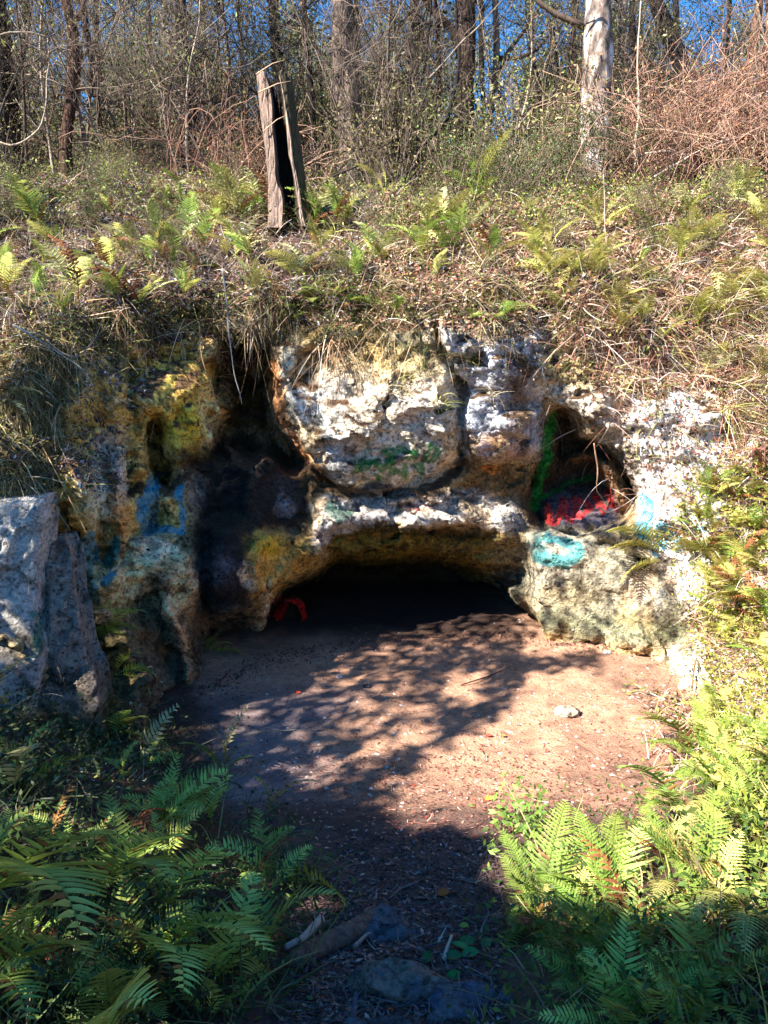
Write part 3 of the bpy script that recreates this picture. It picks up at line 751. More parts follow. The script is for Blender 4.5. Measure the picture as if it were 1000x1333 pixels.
# ================================================================ ferns
def frond_mesh(name, npin=20, lobed=False, wmax=.2, bend=70, droop=.25, cols=((96, 128, 44),), stipe=.18, seed=0, fold=.25, ragged=0):
    r = np.random.default_rng(seed); mb = MB()
    ns = 26; s = np.linspace(0, 1, ns); th = R(bend) * (.5 - s ** 1.15)       # bends over along its length
    dx = np.cos(th); dz = np.sin(th); X = np.concatenate([[0], np.cumsum((dx[1:] + dx[:-1]) / 2)]) / (ns - 1); Z = np.concatenate([[0], np.cumsum((dz[1:] + dz[:-1]) / 2)]) / (ns - 1)
    sw = .05 * r.uniform(-1, 1) ; Y = sw * s * s
    base = srgb(*cols[0]); alt = srgb(*cols[-1])
    mb.tube(np.stack([X, Y, Z], 1), .0075 * (1 - .8 * s), 4, base * .75 + np.array([.05, .03, .01]))
    at = lambda t: np.array([np.interp(t, s, X), np.interp(t, s, Y), np.interp(t, s, Z)])
    for i in range(npin):
        t = stipe + (1 - stipe) * (i + .35) / npin
        q = (t - stipe) / (1 - stipe)
        Lp = wmax * min(1, (q / .22 + .35) / 1.35 if q < .22 else 1) * (1 - max(0, q - .25) / .78) ** .72 + .008
        p0 = at(t); tg = at(min(1, t + .02)) - at(max(0, t - .02)); tg /= np.linalg.norm(tg); up = np.array([-tg[2], 0, tg[0]])
        for sg in (-1, 1):
            if ragged and r.random() < ragged: continue
            L_ = Lp * r.uniform(.9, 1.08); p = p0 + tg * (.008 * sg)
            d = np.array([0, sg, 0]) * 1.0 + tg * r.uniform(.28, .45) + up * (fold + r.normal() * .06); d /= np.linalg.norm(d)
            pw = min(.5 * (1 - stipe) / npin * (.92 if not lobed else 1.0), L_ * .25)
            k = 9 if lobed else 4
            V = []; cc = []
            cv = r.uniform(.8, 1.2); col = (base * (1 - q) + alt * q) * cv if len(cols) > 1 else base * cv
            if r.random() < .06: col = srgb(150, 112, 58) * cv; L_ *= r.uniform(.5, .9)
            for j in range(k + 1):
                a = j / k
                c = p + d * L_ * a + tg * (.16 * L_ * a * a) - up * (droop * L_ * a * a)
                w = pw * (1 - a ** 1.7) * (1 if a > .01 else .6)
                if lobed: w = w * (1.15 if j % 2 else .5)
                V += [c - tg * w + up * .002, c - up * pw * .22, c + tg * w + up * .002]; cc += [col, col * .85, col]
            F = []
            for j in range(k):
                b = 3 * j; F += [(b, b + 1, b + 4, b + 3), (b + 1, b + 2, b + 5, b + 4)]
            mb.add(V, F, None, np.array(cc))
    return mb.mesh(name)

FR = {}
def reg(kind, **kw):
    FR[kind] = [frond_mesh('frond_' + kind, seed=i * 13 + len(FR) * 101, bend=b, **kw) for i, b in enumerate((48, 78, 105))]
reg('sword', npin=19, wmax=.26, cols=((156, 186, 80), (190, 208, 108)), droop=.15)
reg('shade', npin=18, wmax=.24, cols=((130, 162, 70), (158, 182, 90)), droop=.2, ragged=.04)
reg('lobed', npin=25, lobed=True, wmax=.24, cols=((112, 140, 54), (140, 158, 70)), droop=.25)
reg('lime', npin=24, lobed=True, wmax=.22, cols=((178, 176, 84), (200, 192, 112)), droop=.3)
reg('pale', npin=15, wmax=.2, cols=((196, 190, 122), (206, 204, 150)), droop=.3, ragged=.1, fold=.35)
reg('brown', npin=17, lobed=True, wmax=.15, cols=((132, 84, 44), (150, 98, 52)), droop=.7, ragged=.15)
for k_ in FR:
    for m_ in FR[k_]: m_.materials.append(M_LEAF if k_ != 'brown' else M_DRY)
NF = [0, 0]
def add_frond(root, kind, L, az, el, roll=0, variant=None):
    me = FR[kind][random.randrange(3) if variant is None else variant]
    o = bpy.data.objects.new('frond', me); COL.objects.link(o); o.parent = root
    M = Matrix.Rotation(az, 4, 'Z') @ Matrix.Rotation(-el, 4, 'Y') @ Matrix.Rotation(roll, 4, 'X')
    o.matrix_local = M @ Matrix.Diagonal((L, L * random.uniform(.85, 1.15), L, 1))
    NF[1] += 1
    return o
def fern(P, kinds, n, size, label, group=None, az0=0, spread=360, el=(25, 70), name='fern', cat='fern'):
    root = bpy.data.objects.new(name, None); COL.objects.link(root); root.location = P; root.empty_display_size = .1
    tag(root, label, cat, group); NF[0] += 1
    for i in range(n):
        az = az0 + spread * ((i + random.uniform(-.3, .3)) / n - .5)
        add_frond(root, random.choice(kinds), size * random.uniform(.7, 1.15), R(az), R(random.uniform(*el)), R(random.uniform(-25, 25)))
    return root
def aimed(root, kind, tip, roll=0, variant=0, wid=1.0):
    """a frond from the root to a tip point"""
    d = Vector(tip) - root.location; L = d.length
    me = FR[kind][variant]; o = bpy.data.objects.new('frond', me); COL.objects.link(o); o.parent = root
    vx = me.vertices[25 * 4].co; tipl = Vector((vx.x, 0, vx.z)); k = L / tipl.length
    off = math.atan2(tipl.z, tipl.x)
    az = math.atan2(d.y, d.x); el = math.atan2(d.z, math.hypot(d.x, d.y))
    o.matrix_local = Matrix.Rotation(az, 4, 'Z') @ Matrix.Rotation(-el, 4, 'Y') @ Matrix.Rotation(R(roll), 4, 'X') @ Matrix.Rotation(off, 4, 'Y') @ Matrix.Diagonal((k, k * wid, k, 1))
    NF[1] += 1
    return o
def on(u, v, lift=0, dy=0):
    h = HIT.px(u, v)
    while h is None: v += 4; h = HIT.px(u, v)
    p = h[0].copy(); p.z += lift; p.y += dy
    return p
# hero ferns read off the photo: base pixel, then (kind, tip u, tip v, height of the tip over ground, roll, variant)
def hero(u, v, label, tips, group=None, name='fern', sink=.02, base_lift=0):
    b = on(u, v, base_lift - sink)
    if b.y < 5 and u < 400: tips = [(k, a, c, d + (.0 if k == 'shade' else -.22), e, f) for k, a, c, d, e, f in tips]
    root = bpy.data.objects.new(name, None); COL.objects.link(root); root.location = b; root.empty_display_size = .1
    tag(root, label, 'fern', group); NF[0] += 1
    by = b.y
    for (kind, tu, tv, dy, roll, var) in tips:
        aimed(root, kind, pt(tu, tv, by + dy), roll, var)
    return root
# -- left foreground
hero(-40, 1190, 'deep green sword fern reaching in from the left edge of the shaded bank', [('sword', 132, 1085, .1, -35, 0), ('shade', 60, 1045, .3, -20, 1), ('shade', 40, 1150, -.2, -30, 1), ('sword', 90, 1215, -.3, -30, 1)])
hero(110, 1180, 'sword fern with one broad frond arching right over the dark left bank', [('sword', 240, 1092, .15, -40, 1), ('shade', 150, 1060, .2, -30, 1), ('shade', 60, 1120, 0, -20, 0), ('sword', 215, 1150, -.1, -30, 1)])
hero(205, 1180, 'sword fern raising a narrow bright frond in the middle of the left bank', [('sword', 284, 1108, .1, -50, 0), ('shade', 250, 1200, -.2, -30, 1), ('shade', 180, 1110, .1, 20, 1), ('shade', 290, 1160, .1, -20, 1)])
hero(345, 1150, 'sword fern whose single wide frond hangs over the fallen log', [('sword', 452, 1188, -.1, -55, 1), ('shade', 400, 1215, -.2, -50, 1), ('shade', 400, 1120, .2, -30, 1)])
hero(190, 1260, 'broad green fern low in front of the left bank', [('sword', 345, 1240, 0, -30, 1), ('sword', 335, 1200, .2, -40, 1), ('shade', 250, 1190, .3, -20, 1), ('sword', 230, 1290, -.2, -30, 1), ('shade', 130, 1230, .1, 30, 1)])
hero(-30, 1300, 'fern with wide drooping blade at the bottom left corner', [('sword', 108, 1245, .1, -45, 1), ('sword', 60, 1180, .2, -30, 1), ('shade', 30, 1330, -.3, -20, 1)])
hero(150, 1390, 'upright sword fern poking up at the bottom edge of the picture', [('lobed', 142, 1262, .1, 0, 0), ('sword', 190, 1310, 0, 20, 1), ('shade', 90, 1320, 0, -20, 1)])
hero(270, 1330, 'dark fern lying along the bottom edge left of the path stones', [('shade', 190, 1275, .1, 20, 1), ('shade', 340, 1290, .1, -30, 1), ('sword', 260, 1270, .2, 0, 1)])
hero(180, 1000, 'pale yellowed fern with a tall ragged frond before the cave rocks', [('pale', 232, 915, .1, 40, 0), ('shade', 240, 985, 0, 20, 1), ('sword', 215, 960, .2, 0, 1)])
hero(290, 1010, 'sunlit cream and green fern standing at the left edge of the clay floor', [('pale', 328, 914, .1, 0, 0), ('pale', 262, 938, 0, 30, 1), ('sword', 232, 968, -.1, 30, 1), ('sword', 335, 985, .1, -20, 1), ('lobed', 330, 965, .1, -30, 1)])
hero(345, 1060, 'small pale fern sticking out over the grey clay', [('pale', 415, 1020, .1, -20, 1), ('sword', 330, 1010, .2, 0, 1), ('shade', 375, 1050, .1, -30, 1)])
hero(20, 1040, 'grey-green fern with large blunt leaflets beside the mossy slab', [('shade', 80, 935, .2, -20, 1), ('shade', 130, 985, .2, -40, 1), ('pale', 40, 975, 0, 0, 1), ('shade', -20, 950, 0, 20, 1)])
hero(-20, 930, 'yellowing fern leaning across the foot of the pale leaning slab', [('pale', 48, 855, .2, -10, 1), ('pale', 30, 905, .2, -10, 1)])
# -- rock foot
hero(120, 840, 'fresh green fern growing from the moss beside the slanting boulder', [('sword', 184, 795, -.1, -30, 1), ('sword', 140, 786, -.1, 0, 1), ('sword', 176, 818, -.15, -40, 1), ('sword', 168, 832, -.2, -50, 1)], base_lift=.05)
hero(150, 880, 'fern with a flat frond low on the mossy rock foot', [('sword', 202, 880, -.15, -50, 1), ('sword', 180, 850, -.1, -20, 1), ('sword', 195, 905, -.15, -50, 1)], base_lift=.03)
hero(270, 850, 'small fern in the shadow at the left end of the cave mouth', [('sword', 324, 860, -.1, -40, 1), ('sword', 300, 838, -.1, -20, 1), ('shade', 285, 825, -.1, -10, 1), ('sword', 310, 875, -.15, -40, 1)])
hero(150, 960, 'little fern sprouting at the foot of the rock column', [('sword', 190, 935, -.1, -20, 1), ('shade', 185, 960, -.1, -30, 1), ('sword', 165, 925, -.1, -20, 1)])
# -- right foreground
hero(700, 1200, 'large bright fern of spreading lobed fronds beside the path at lower right', [('lobed', 652, 1082, .3, 10, 0), ('lobed', 735, 1042, .45, 0, 0), ('lobed', 655, 1138, 0, 30, 1), ('lobed', 660, 1205, -.2, 30, 1), ('lobed', 645, 1290, -.4, 35, 1), ('lobed', 730, 1290, -.5, 0, 1), ('sword', 760, 1090, .5, -10, 0)])
hero(790, 1190, 'dense sunlit fern clump in the centre of the lower right corner', [('lobed', 702, 1142, 0, 30, 1), ('lobed', 748, 1052, .4, 10, 0), ('lobed', 800, 1060, .5, 0, 0), ('lobed', 720, 1195, -.2, 30, 1), ('lime', 870, 1120, .3, -30, 1), ('lobed', 860, 1190, 0, -30, 1), ('lobed', 780, 1250, -.4, 0, 1), ('sword', 850, 1070, .4, -20, 0)])
hero(900, 1170, 'yellow-green fern with long overlapping fronds below the right bank', [('lime', 862, 1075, .1, 10, 1), ('lime', 905, 1050, .2, 0, 1), ('lime', 985, 1090, .2, -20, 1), ('lime', 845, 1170, -.2, 20, 1), ('lobed', 960, 1200, -.3, -20, 1), ('lime', 1010, 1140, 0, -30, 1)])
hero(960, 1040, 'lime fern with combed arching fronds halfway up the right bank', [('lime', 890, 1065, -.2, 20, 1), ('lime', 930, 1100, -.4, 10, 1), ('lobed', 870, 1010, 0, 20, 1), ('lobed', 900, 960, .2, 10, 1), ('lime', 1000, 1100, -.3, -10, 1), ('lime', 980, 980, .2, 0, 1)])
hero(915, 985, 'fern throwing dark toothed fronds out over the clay floor', [('shade', 826, 938, -.1, 30, 1), ('shade', 845, 975, -.2, 30, 1), ('lobed', 870, 925, .1, 20, 1), ('lobed', 905, 905, .2, 0, 1), ('sword', 960, 930, .2, 0, 1), ('lobed', 880, 1030, -.3, 20, 1)])
hero(890, 1060, 'small fern with one dark frond pointing left at the edge of the red clay', [('shade', 802, 1000, -.1, 30, 1), ('sword', 840, 1040, -.2, 20, 1), ('lobed', 830, 1060, -.2, 20, 1)])
hero(985, 1190, 'fern of fine golden fronds at the far right edge above the dark corner', [('lime', 895, 1195, -.2, 20, 1), ('lime', 930, 1160, 0, 10, 1), ('lime', 960, 1240, -.3, 10, 1), ('lobed', 1015, 1130, .1, 0, 1)])
# -- alcove fern and face
hero(880, 735, 'yellow fern whose three fronds hang left across the turquoise paint', [('lime', 786, 693, -.25, 30, 1), ('lime', 785, 720, -.3, 30, 1), ('lime', 806, 762, -.3, 40, 1), ('pale', 850, 690, -.2, 10, 1)])
hero(905, 720, 'fern of short yellow-green fronds beside the blue paint marks', [('lime', 940, 690, -.2, 0, 1), ('lime', 965, 730, -.3, 0, 1), ('lime', 920, 770, -.3, 0, 1), ('lobed', 950, 660, -.1, 0, 1)])
hero(925, 350, 'pale lime fern with two fanned fronds high on the right bank', [('lime', 995, 378, -.15, -30, 1), ('lime', 916, 326, .05, 0, 1), ('pale', 950, 385, -.3, 0, 1), ('lime', 985, 345, -.1, -20, 1), ('pale', 935, 395, -.3, 0, 2)])
hero(765, 345, 'lime fern spreading left on the sunny bank under the white trunk', [('lime', 700, 352, -.1, 20, 1), ('lime', 742, 318, .05, 0, 1), ('lime', 710, 330, -.1, 10, 1), ('lime', 725, 375, -.3, 0, 1)])
hero(850, 320, 'olive fern with drooping combed frond on the right of the bank crest', [('lobed', 815, 268, .1, 0, 1), ('lobed', 870, 300, -.1, -20, 1), ('lobed', 830, 345, -.2, 0, 1), ('lime', 900, 300, -.1, -30, 1)])
hero(620, 245, 'tall green fern rising from dark bushes left of the white trunk', [('lime', 668, 168, -.1, -30, 0), ('sword', 600, 200, 0, 20, 1), ('sword', 575, 225, 0, 20, 1), ('shade', 640, 190, 0, -10, 1), ('sword', 650, 230, -.1, -30, 1)])
hero(500, 250, 'yellow fern fronds arching up beside the scaly pine trunk', [('lime', 462, 215, 0, 20, 1), ('lime', 485, 205, 0, 0, 1), ('pale', 530, 240, -.1, -20, 1), ('lime', 470, 245, -.1, 20, 1)])
hero(285, 280, 'yellow and orange fern clump on the crest left of the hollow stump', [('lime', 258, 252, 0, 10, 1), ('lime', 305, 246, 0, -10, 1), ('lime', 312, 262, -.1, -30, 1), ('pale', 262, 272, -.1, 20, 1), ('brown', 300, 238, 0, 0, 1)])
hero(40, 350, 'single pale arching frond on the left bank', [('lime', 116, 336, -.1, -30, 1), ('pale', 60, 330, 0, 0, 1)])
hero(250, 345, 'thin green fern with one frond drooping to the right on the left bank', [('lobed', 306, 368, -.1, -20, 1), ('lobed', 215, 350, -.1, 20, 1), ('lobed', 255, 325, 0, 0, 1)])
hero(430, 395, 'small green fern overhanging the brow above the pale block', [('sword', 390, 375, 0, 0, 1), ('lobed', 490, 402, -.1, -20, 1), ('sword', 470, 375, 0, 0, 1), ('sword', 455, 360, 0, 0, 0)])
hero(0, 520, 'cream fern frond at the left edge above the leaning slab', [('pale', 50, 510, -.1, -20, 1), ('pale', 30, 540, -.2, -10, 1)])

# filler ferns, by place; siblings nothing tells apart share a label
r_ = np.random.default_rng(5)
def fill(poly, n, kinds, nf, size, label, group, el=(20, 65), name='fern'):
    P, Nn = scatter(poly, n, r_, offs=(0,))
    for p, nn in zip(P, Nn):
        if p[1] < 1.2: continue
        base = Vector(p); az0 = math.degrees(math.atan2(nn[1], nn[0])) if nn[2] < .85 else 0
        fern(base, kinds, random.randint(*nf), size * random.uniform(.55, 1.3), label, group, az0, 360 if nn[2] > .8 else 230, el, name)
fill([(-30, 1010), (230, 1000), (400, 1080), (440, 1180), (330, 1330), (-30, 1330)], 20, ['shade', 'sword', 'sword', 'shade', 'brown'], (3, 5), .4, 'green fern among the shaded fern mass on the left bank', 'ferns massed on the shaded left bank')
fill([(660, 1140), (1030, 1090), (1030, 1230), (720, 1260)], 8, ['lobed', 'lime', 'lobed', 'brown'], (3, 5), .42, 'bright fern packed into the sunlit clump at lower right', 'ferns packed at lower right')
fill([(880, 900), (1030, 820), (1030, 1110), (900, 1080)], 18, ['lobed', 'lime', 'lime'], (3, 5), .44, 'lime green fern on the lower slope of the right bank', 'ferns on the lower right bank')
fill([(890, 640), (1030, 640), (1030, 850), (925, 850)], 60, ['lime', 'lime', 'lobed', 'lime', 'brown'], (4, 7), .48, 'small yellow-green fern on the steep right bank beside the white rock', 'ferns on the steep right bank')
fill([(690, 260), (1030, 260), (1030, 560), (850, 480), (700, 400)], 56, ['lime', 'lime', 'lime', 'pale'], (3, 5), .5, 'scattered lime fern in the dry litter of the upper right bank', 'ferns on the upper right bank')
fill([(-20, 250), (690, 290), (650, 390), (200, 410), (-20, 450)], 72, ['lobed', 'sword', 'lime', 'pale', 'brown'], (2, 5), .58, 'thin green fern in the leaf litter above the rock face', 'ferns above the rock face')
fill([(740, 1230), (900, 1240), (1030, 1240), (1030, 1360), (740, 1360)], 11, ['shade', 'sword'], (3, 5), .42, 'dark fern in the deep shade of the bottom right corner', 'ferns in the dark bottom right corner')
fill([(330, 385), (560, 385), (700, 400), (700, 425), (560, 420), (330, 425)], 12, ['sword', 'lobed', 'shade', 'brown'], (3, 5), .42, 'green fern hanging over the brow of the rock face', 'ferns along the brow', (-10, 40))
print('ferns', NF)
# ================================================================ the wood on top: trunks, saplings, shrubs, far trees
def crown_blob(lf, c, rad, n, size, pal, r, flat=.7):
    """leaf spray through an uneven cloud of small clusters"""
    k = max(6, n // 34)
    cc = r.normal(size=(k, 3)); cc /= np.linalg.norm(cc, axis=1)[:, None]; cc *= (r.uniform(.25, 1, (k, 1)) ** .6)
    cc = cc * np.array([rad, rad, rad * flat]) + np.array(c)
    i = r.integers(0, k, n); P = cc[i] + r.normal(size=(n, 3)) * rad * .13
    leaves(lf, P, r.normal(size=(n, 3)) + [0, 0, .8], size, pick(pal, n, r, .25), r, .5, .2, .3)
    return cc

def branch(mb, p, d, L, rad, depth, r, c, tips, wob=.25, split=(2, 4), up=.1):
    n = 5; pts = [np.array(p, float)]; d = np.array(d, float); d /= np.linalg.norm(d)
    for i in range(n):
        d = d + r.normal(size=3) * wob * .5 + np.array([0, 0, up]); d /= np.linalg.norm(d); pts.append(pts[-1] + d * L / n)
    mb.tube(pts, rad * np.linspace(1, .45, n + 1), 5 if rad > .02 else 3, c * r.uniform(.8, 1.2))
    tips.append((pts[-1], d))
    if depth > 0:
        for j in range(r.integers(split[0], split[1] + 1)):
            q = pts[r.integers(2, n + 1)]
            dd = d + r.normal(size=3) * .75; branch(mb, q, dd, L * r.uniform(.5, .8), rad * .5, depth - 1, r, c, tips, wob * 1.15, split, up)

def W(u, v, y): return np.array(pt(u, v, y))
# -- individual trunks, traced where they stand
def trunk_tree(name, label, path, y, rpx, col, crown=True, extra_h=4.5, bump=.18, k=12, limbs=(), leafpal=None, seed=0, twigs=6):
    """path: survey pixels from foot to frame top; the stem goes on upward from there"""
    r = np.random.default_rng(seed); pts = [W(u, v, y) for u, v in path]
    d = pts[-1] - pts[-2]; d /= np.linalg.norm(d); d = d * .6 + np.array([0, 0, .6]); d /= np.linalg.norm(d)
    foot = pts[0].copy(); h = HIT.down(foot[0], foot[1]); 
    if h is not None: pts[0][2] = min(pts[0][2], h[0].z) - .1
    for i in range(4): pts.append(pts[-1] + d * extra_h / 4 + r.normal(size=3) * .08)
    R0 = rpx / FPX * y; fine = []
    P = np.array(pts); L = np.concatenate([[0], np.cumsum(np.linalg.norm(np.diff(P, axis=0), axis=1))]); t = np.linspace(0, L[-1], 44)
    P = np.stack([np.interp(t, L, P[:, i]) for i in range(3)], 1)
    for _ in range(3): P[1:-1] = (P[:-2] + P[2:] + 2 * P[1:-1]) / 4
    base = Vector(P[0]); rad = R0 * (1 - .45 * t / t[-1]) * (1 + .45 * np.exp(-t * 3.5)) * (1 + .05 * r.normal(size=44))
    root = bpy.data.objects.new(name, None); COL.objects.link(root); root.location = base; tag(root, label, 'tree')
    mb = MB(); c0 = srgb(*col)
    mb.tube(P - P[0], rad, k, c0, bump, seed)
    o = mb.build('trunk', M_BARK if col[0] < 190 else M_LICHEN, root)
    tips = []; lb = MB()
    for (pl, ry, rr) in limbs:
        q = [W(u, v, ry) for u, v in pl]
        lm = MB(); lm.tube(np.array(q) - P[0], rr / FPX * ry * np.linspace(1, .5, len(q)), 7, np.minimum(c0 * .8, srgb(84, 68, 58)), .15, seed); lm.build('limb', M_TWIG, root)
    for i in range(twigs):
        a = r.integers(14, 43); dd = np.array([r.normal(), r.normal(), .4]); lm = MB(); branch(lm, P[a] - P[0], dd, r.uniform(.8, 1.8), rad[a] * .28, 2, r, c0 * .8, tips); lm.build('branch', M_TWIG, root)
    if crown:
        lf = MB(); top = P[-1] - P[0]
        cs = crown_blob(lf, top + [0, 0, .6], 2.3, 1500, .10, leafpal or [(96, 112, 60, 3), (128, 136, 84, 2)], r)
        for q in cs[:8]: 
            m = (top + q) / 2 + r.normal(size=3) * .3
            cb = MB(); lb2 = m
            lf.tube([top * .93, m, q], [.05, .03, .012], 4, c0 * .8)
        lf.build('crown', M_LEAF, root)
    return root
def lichen_nodes(nt, N, L, bs, out):
    tc = N('ShaderNodeTexCoord')
    n1 = N('ShaderNodeTexNoise', ins={'Scale': 5.0, 'Detail': 6.0, 'Roughness': .65}); mp = N('ShaderNodeMapping', ins={'Scale': (1, 1, .5)}); L(tc.outputs['Object'], mp.inputs['Vector']); L(mp.outputs[0], n1.inputs['Vector'])
    cr = N('ShaderNodeValToRGB'); e = cr.color_ramp.elements
    e[0].position = .40; e[0].color = (*srgb(52, 46, 42), 1); e[1].position = .62; e[1].color = (*srgb(186, 184, 186), 1)
    a = e.new(.49); a.color = (*srgb(108, 90, 78), 1); b = e.new(.55); b.color = (*srgb(156, 138, 124), 1)
    L(n1.outputs['Fac'], cr.inputs[0]); L(cr.outputs[0], bs.inputs['Base Color'])
    bp = N('ShaderNodeBump', ins={'Strength': .5, 'Distance': .02}); L(n1.outputs['Fac'], bp.inputs['Height']); L(bp.outputs[0], bs.inputs['Normal']); bs.inputs['Roughness'].default_value = .8
M_LICHEN = mat('lichen bark', lichen_nodes)
DK = (44, 34, 30); PB = (112, 96, 86)
trunk_tree('tree', 'dark crooked slender tree at upper left with its lower bark lit orange-brown', [(86, 235), (84, 190), (92, 140), (99, 80), (97, 40), (86, 0), (78, -30)], 13.2, 7.5, (64, 42, 30), seed=1, limbs=[([(97, 30), (108, 12), (112, -10)], 13.2, 4)])
trunk_tree('tree', 'thin dark pole tree just right of the crooked slender one', [(138, 235), (130, 160), (122, 100), (112, 30), (108, -20)], 13.6, 4, DK, False, seed=2)
trunk_tree('tree', 'thin stem leaning right beside the dark pole tree', [(122, 225), (104, 150), (88, 95)], 13.4, 2.5, (120, 104, 90), False, 1.5, seed=30, twigs=2)
trunk_tree('tree', 'straight dark tree between the pole trees and the hollow stump', [(256, 200), (250, 150), (243, 90), (237, 40), (233, -20)], 16, 8.5, (46, 40, 36), seed=3)
trunk_tree('tree', 'slim dark tree rising behind the top of the hollow stump', [(385, 225), (366, 130), (358, 60), (356, -20)], 16.5, 8, (36, 30, 30), seed=4)
trunk_tree('pine_tree', 'thick pine with scaly grey-brown bark right of the hollow stump', [(458, 235), (455, 170), (450, 90), (447, 30), (446, -20)], 15, 15.5, PB, k=22, bump=.3, seed=5, extra_h=6)
trunk_tree('tree', 'dark brown double tree in the middle hung with a curved bare vine', [(602, 225), (606, 150), (608, 80), (606, 20), (604, -20)], 15.4, 13, (58, 44, 38), seed=6, limbs=[([(606, 90), (590, 40), (560, 10), (540, -20)], 15.4, 6)])
trunk_tree('lichen_tree', 'pale lichen-blotched tree with dark ivy foot, brightest trunk of the wood', [(772, 265), (773, 200), (776, 120), (778, 60), (780, -20)], 12.8, 20, (214, 206, 196), k=22, bump=.12, seed=7, extra_h=6,
  limbs=[([(762, 36), (745, 28), (722, 18), (700, 2), (690, -12)], 12.8, 4.5)])
trunk_tree('tree', 'dark thick tree leaning left over the brown tangle at upper right', [(925, 180), (897, 110), (878, 60), (856, 10), (845, -25)], 15.5, 11, (40, 32, 30), seed=8)
trunk_tree('tree', 'broad dark mossy tree at the left edge of the wood', [(12, 245), (6, 180), (0, 110), (-8, 40), (-12, -20)], 13.6, 20, (38, 30, 26), k=18, seed=9)
trunk_tree('tree', 'brown slanting tree by the right edge behind the tangle', [(960, 220), (972, 120), (985, 30), (992, -20)], 15, 6, (110, 80, 64), seed=10)
trunk_tree('tree', 'thin reddish tree at the extreme right edge', [(992, 230), (990, 140), (1000, 40), (1004, -20)], 14, 5, (120, 88, 72), False, seed=11)
trunk_tree('tree', 'narrow grey tree close behind the lichen-blotched trunk', [(812, 230), (806, 140), (808, 60), (815, -20)], 18, 6, (140, 128, 118), seed=12)
trunk_tree('tree', 'far slim tree seen between the pine and the dark brown double tree', [(530, 230), (536, 150), (533, 70), (540, -20)], 19, 5, (104, 92, 80), seed=13)
trunk_tree('tree', 'forked grey-barked tree standing between double tree and lichen-blotched trunk', [(622, 220), (636, 160), (648, 80), (644, 0), (642, -20)], 16, 4.5, (170, 150, 132), False, seed=14, limbs=[([(634, 140), (660, 70), (690, 30), (720, -20)], 16, 3), ([(648, 76), (675, 76), (700, 64), (718, 40)], 16, 3)])
rq = random.Random(12)
for i in range(16):
    u = 30 + 62 * i + rq.uniform(-20, 20); y = rq.uniform(15, 22); l = rq.uniform(-22, 22)
    o = trunk_tree('tree', 'slim dark bare trunk standing back in the thicket', [(u, 225), (u + l * .3 + rq.uniform(-5, 5), 150), (u + l * .7 + rq.uniform(-5, 5), 70), (u + l, -20)], y, rq.uniform(2.5, 5), (40, 33, 30), False, seed=60 + i, twigs=5); o['group'] = 'slim dark trunks in the thicket'
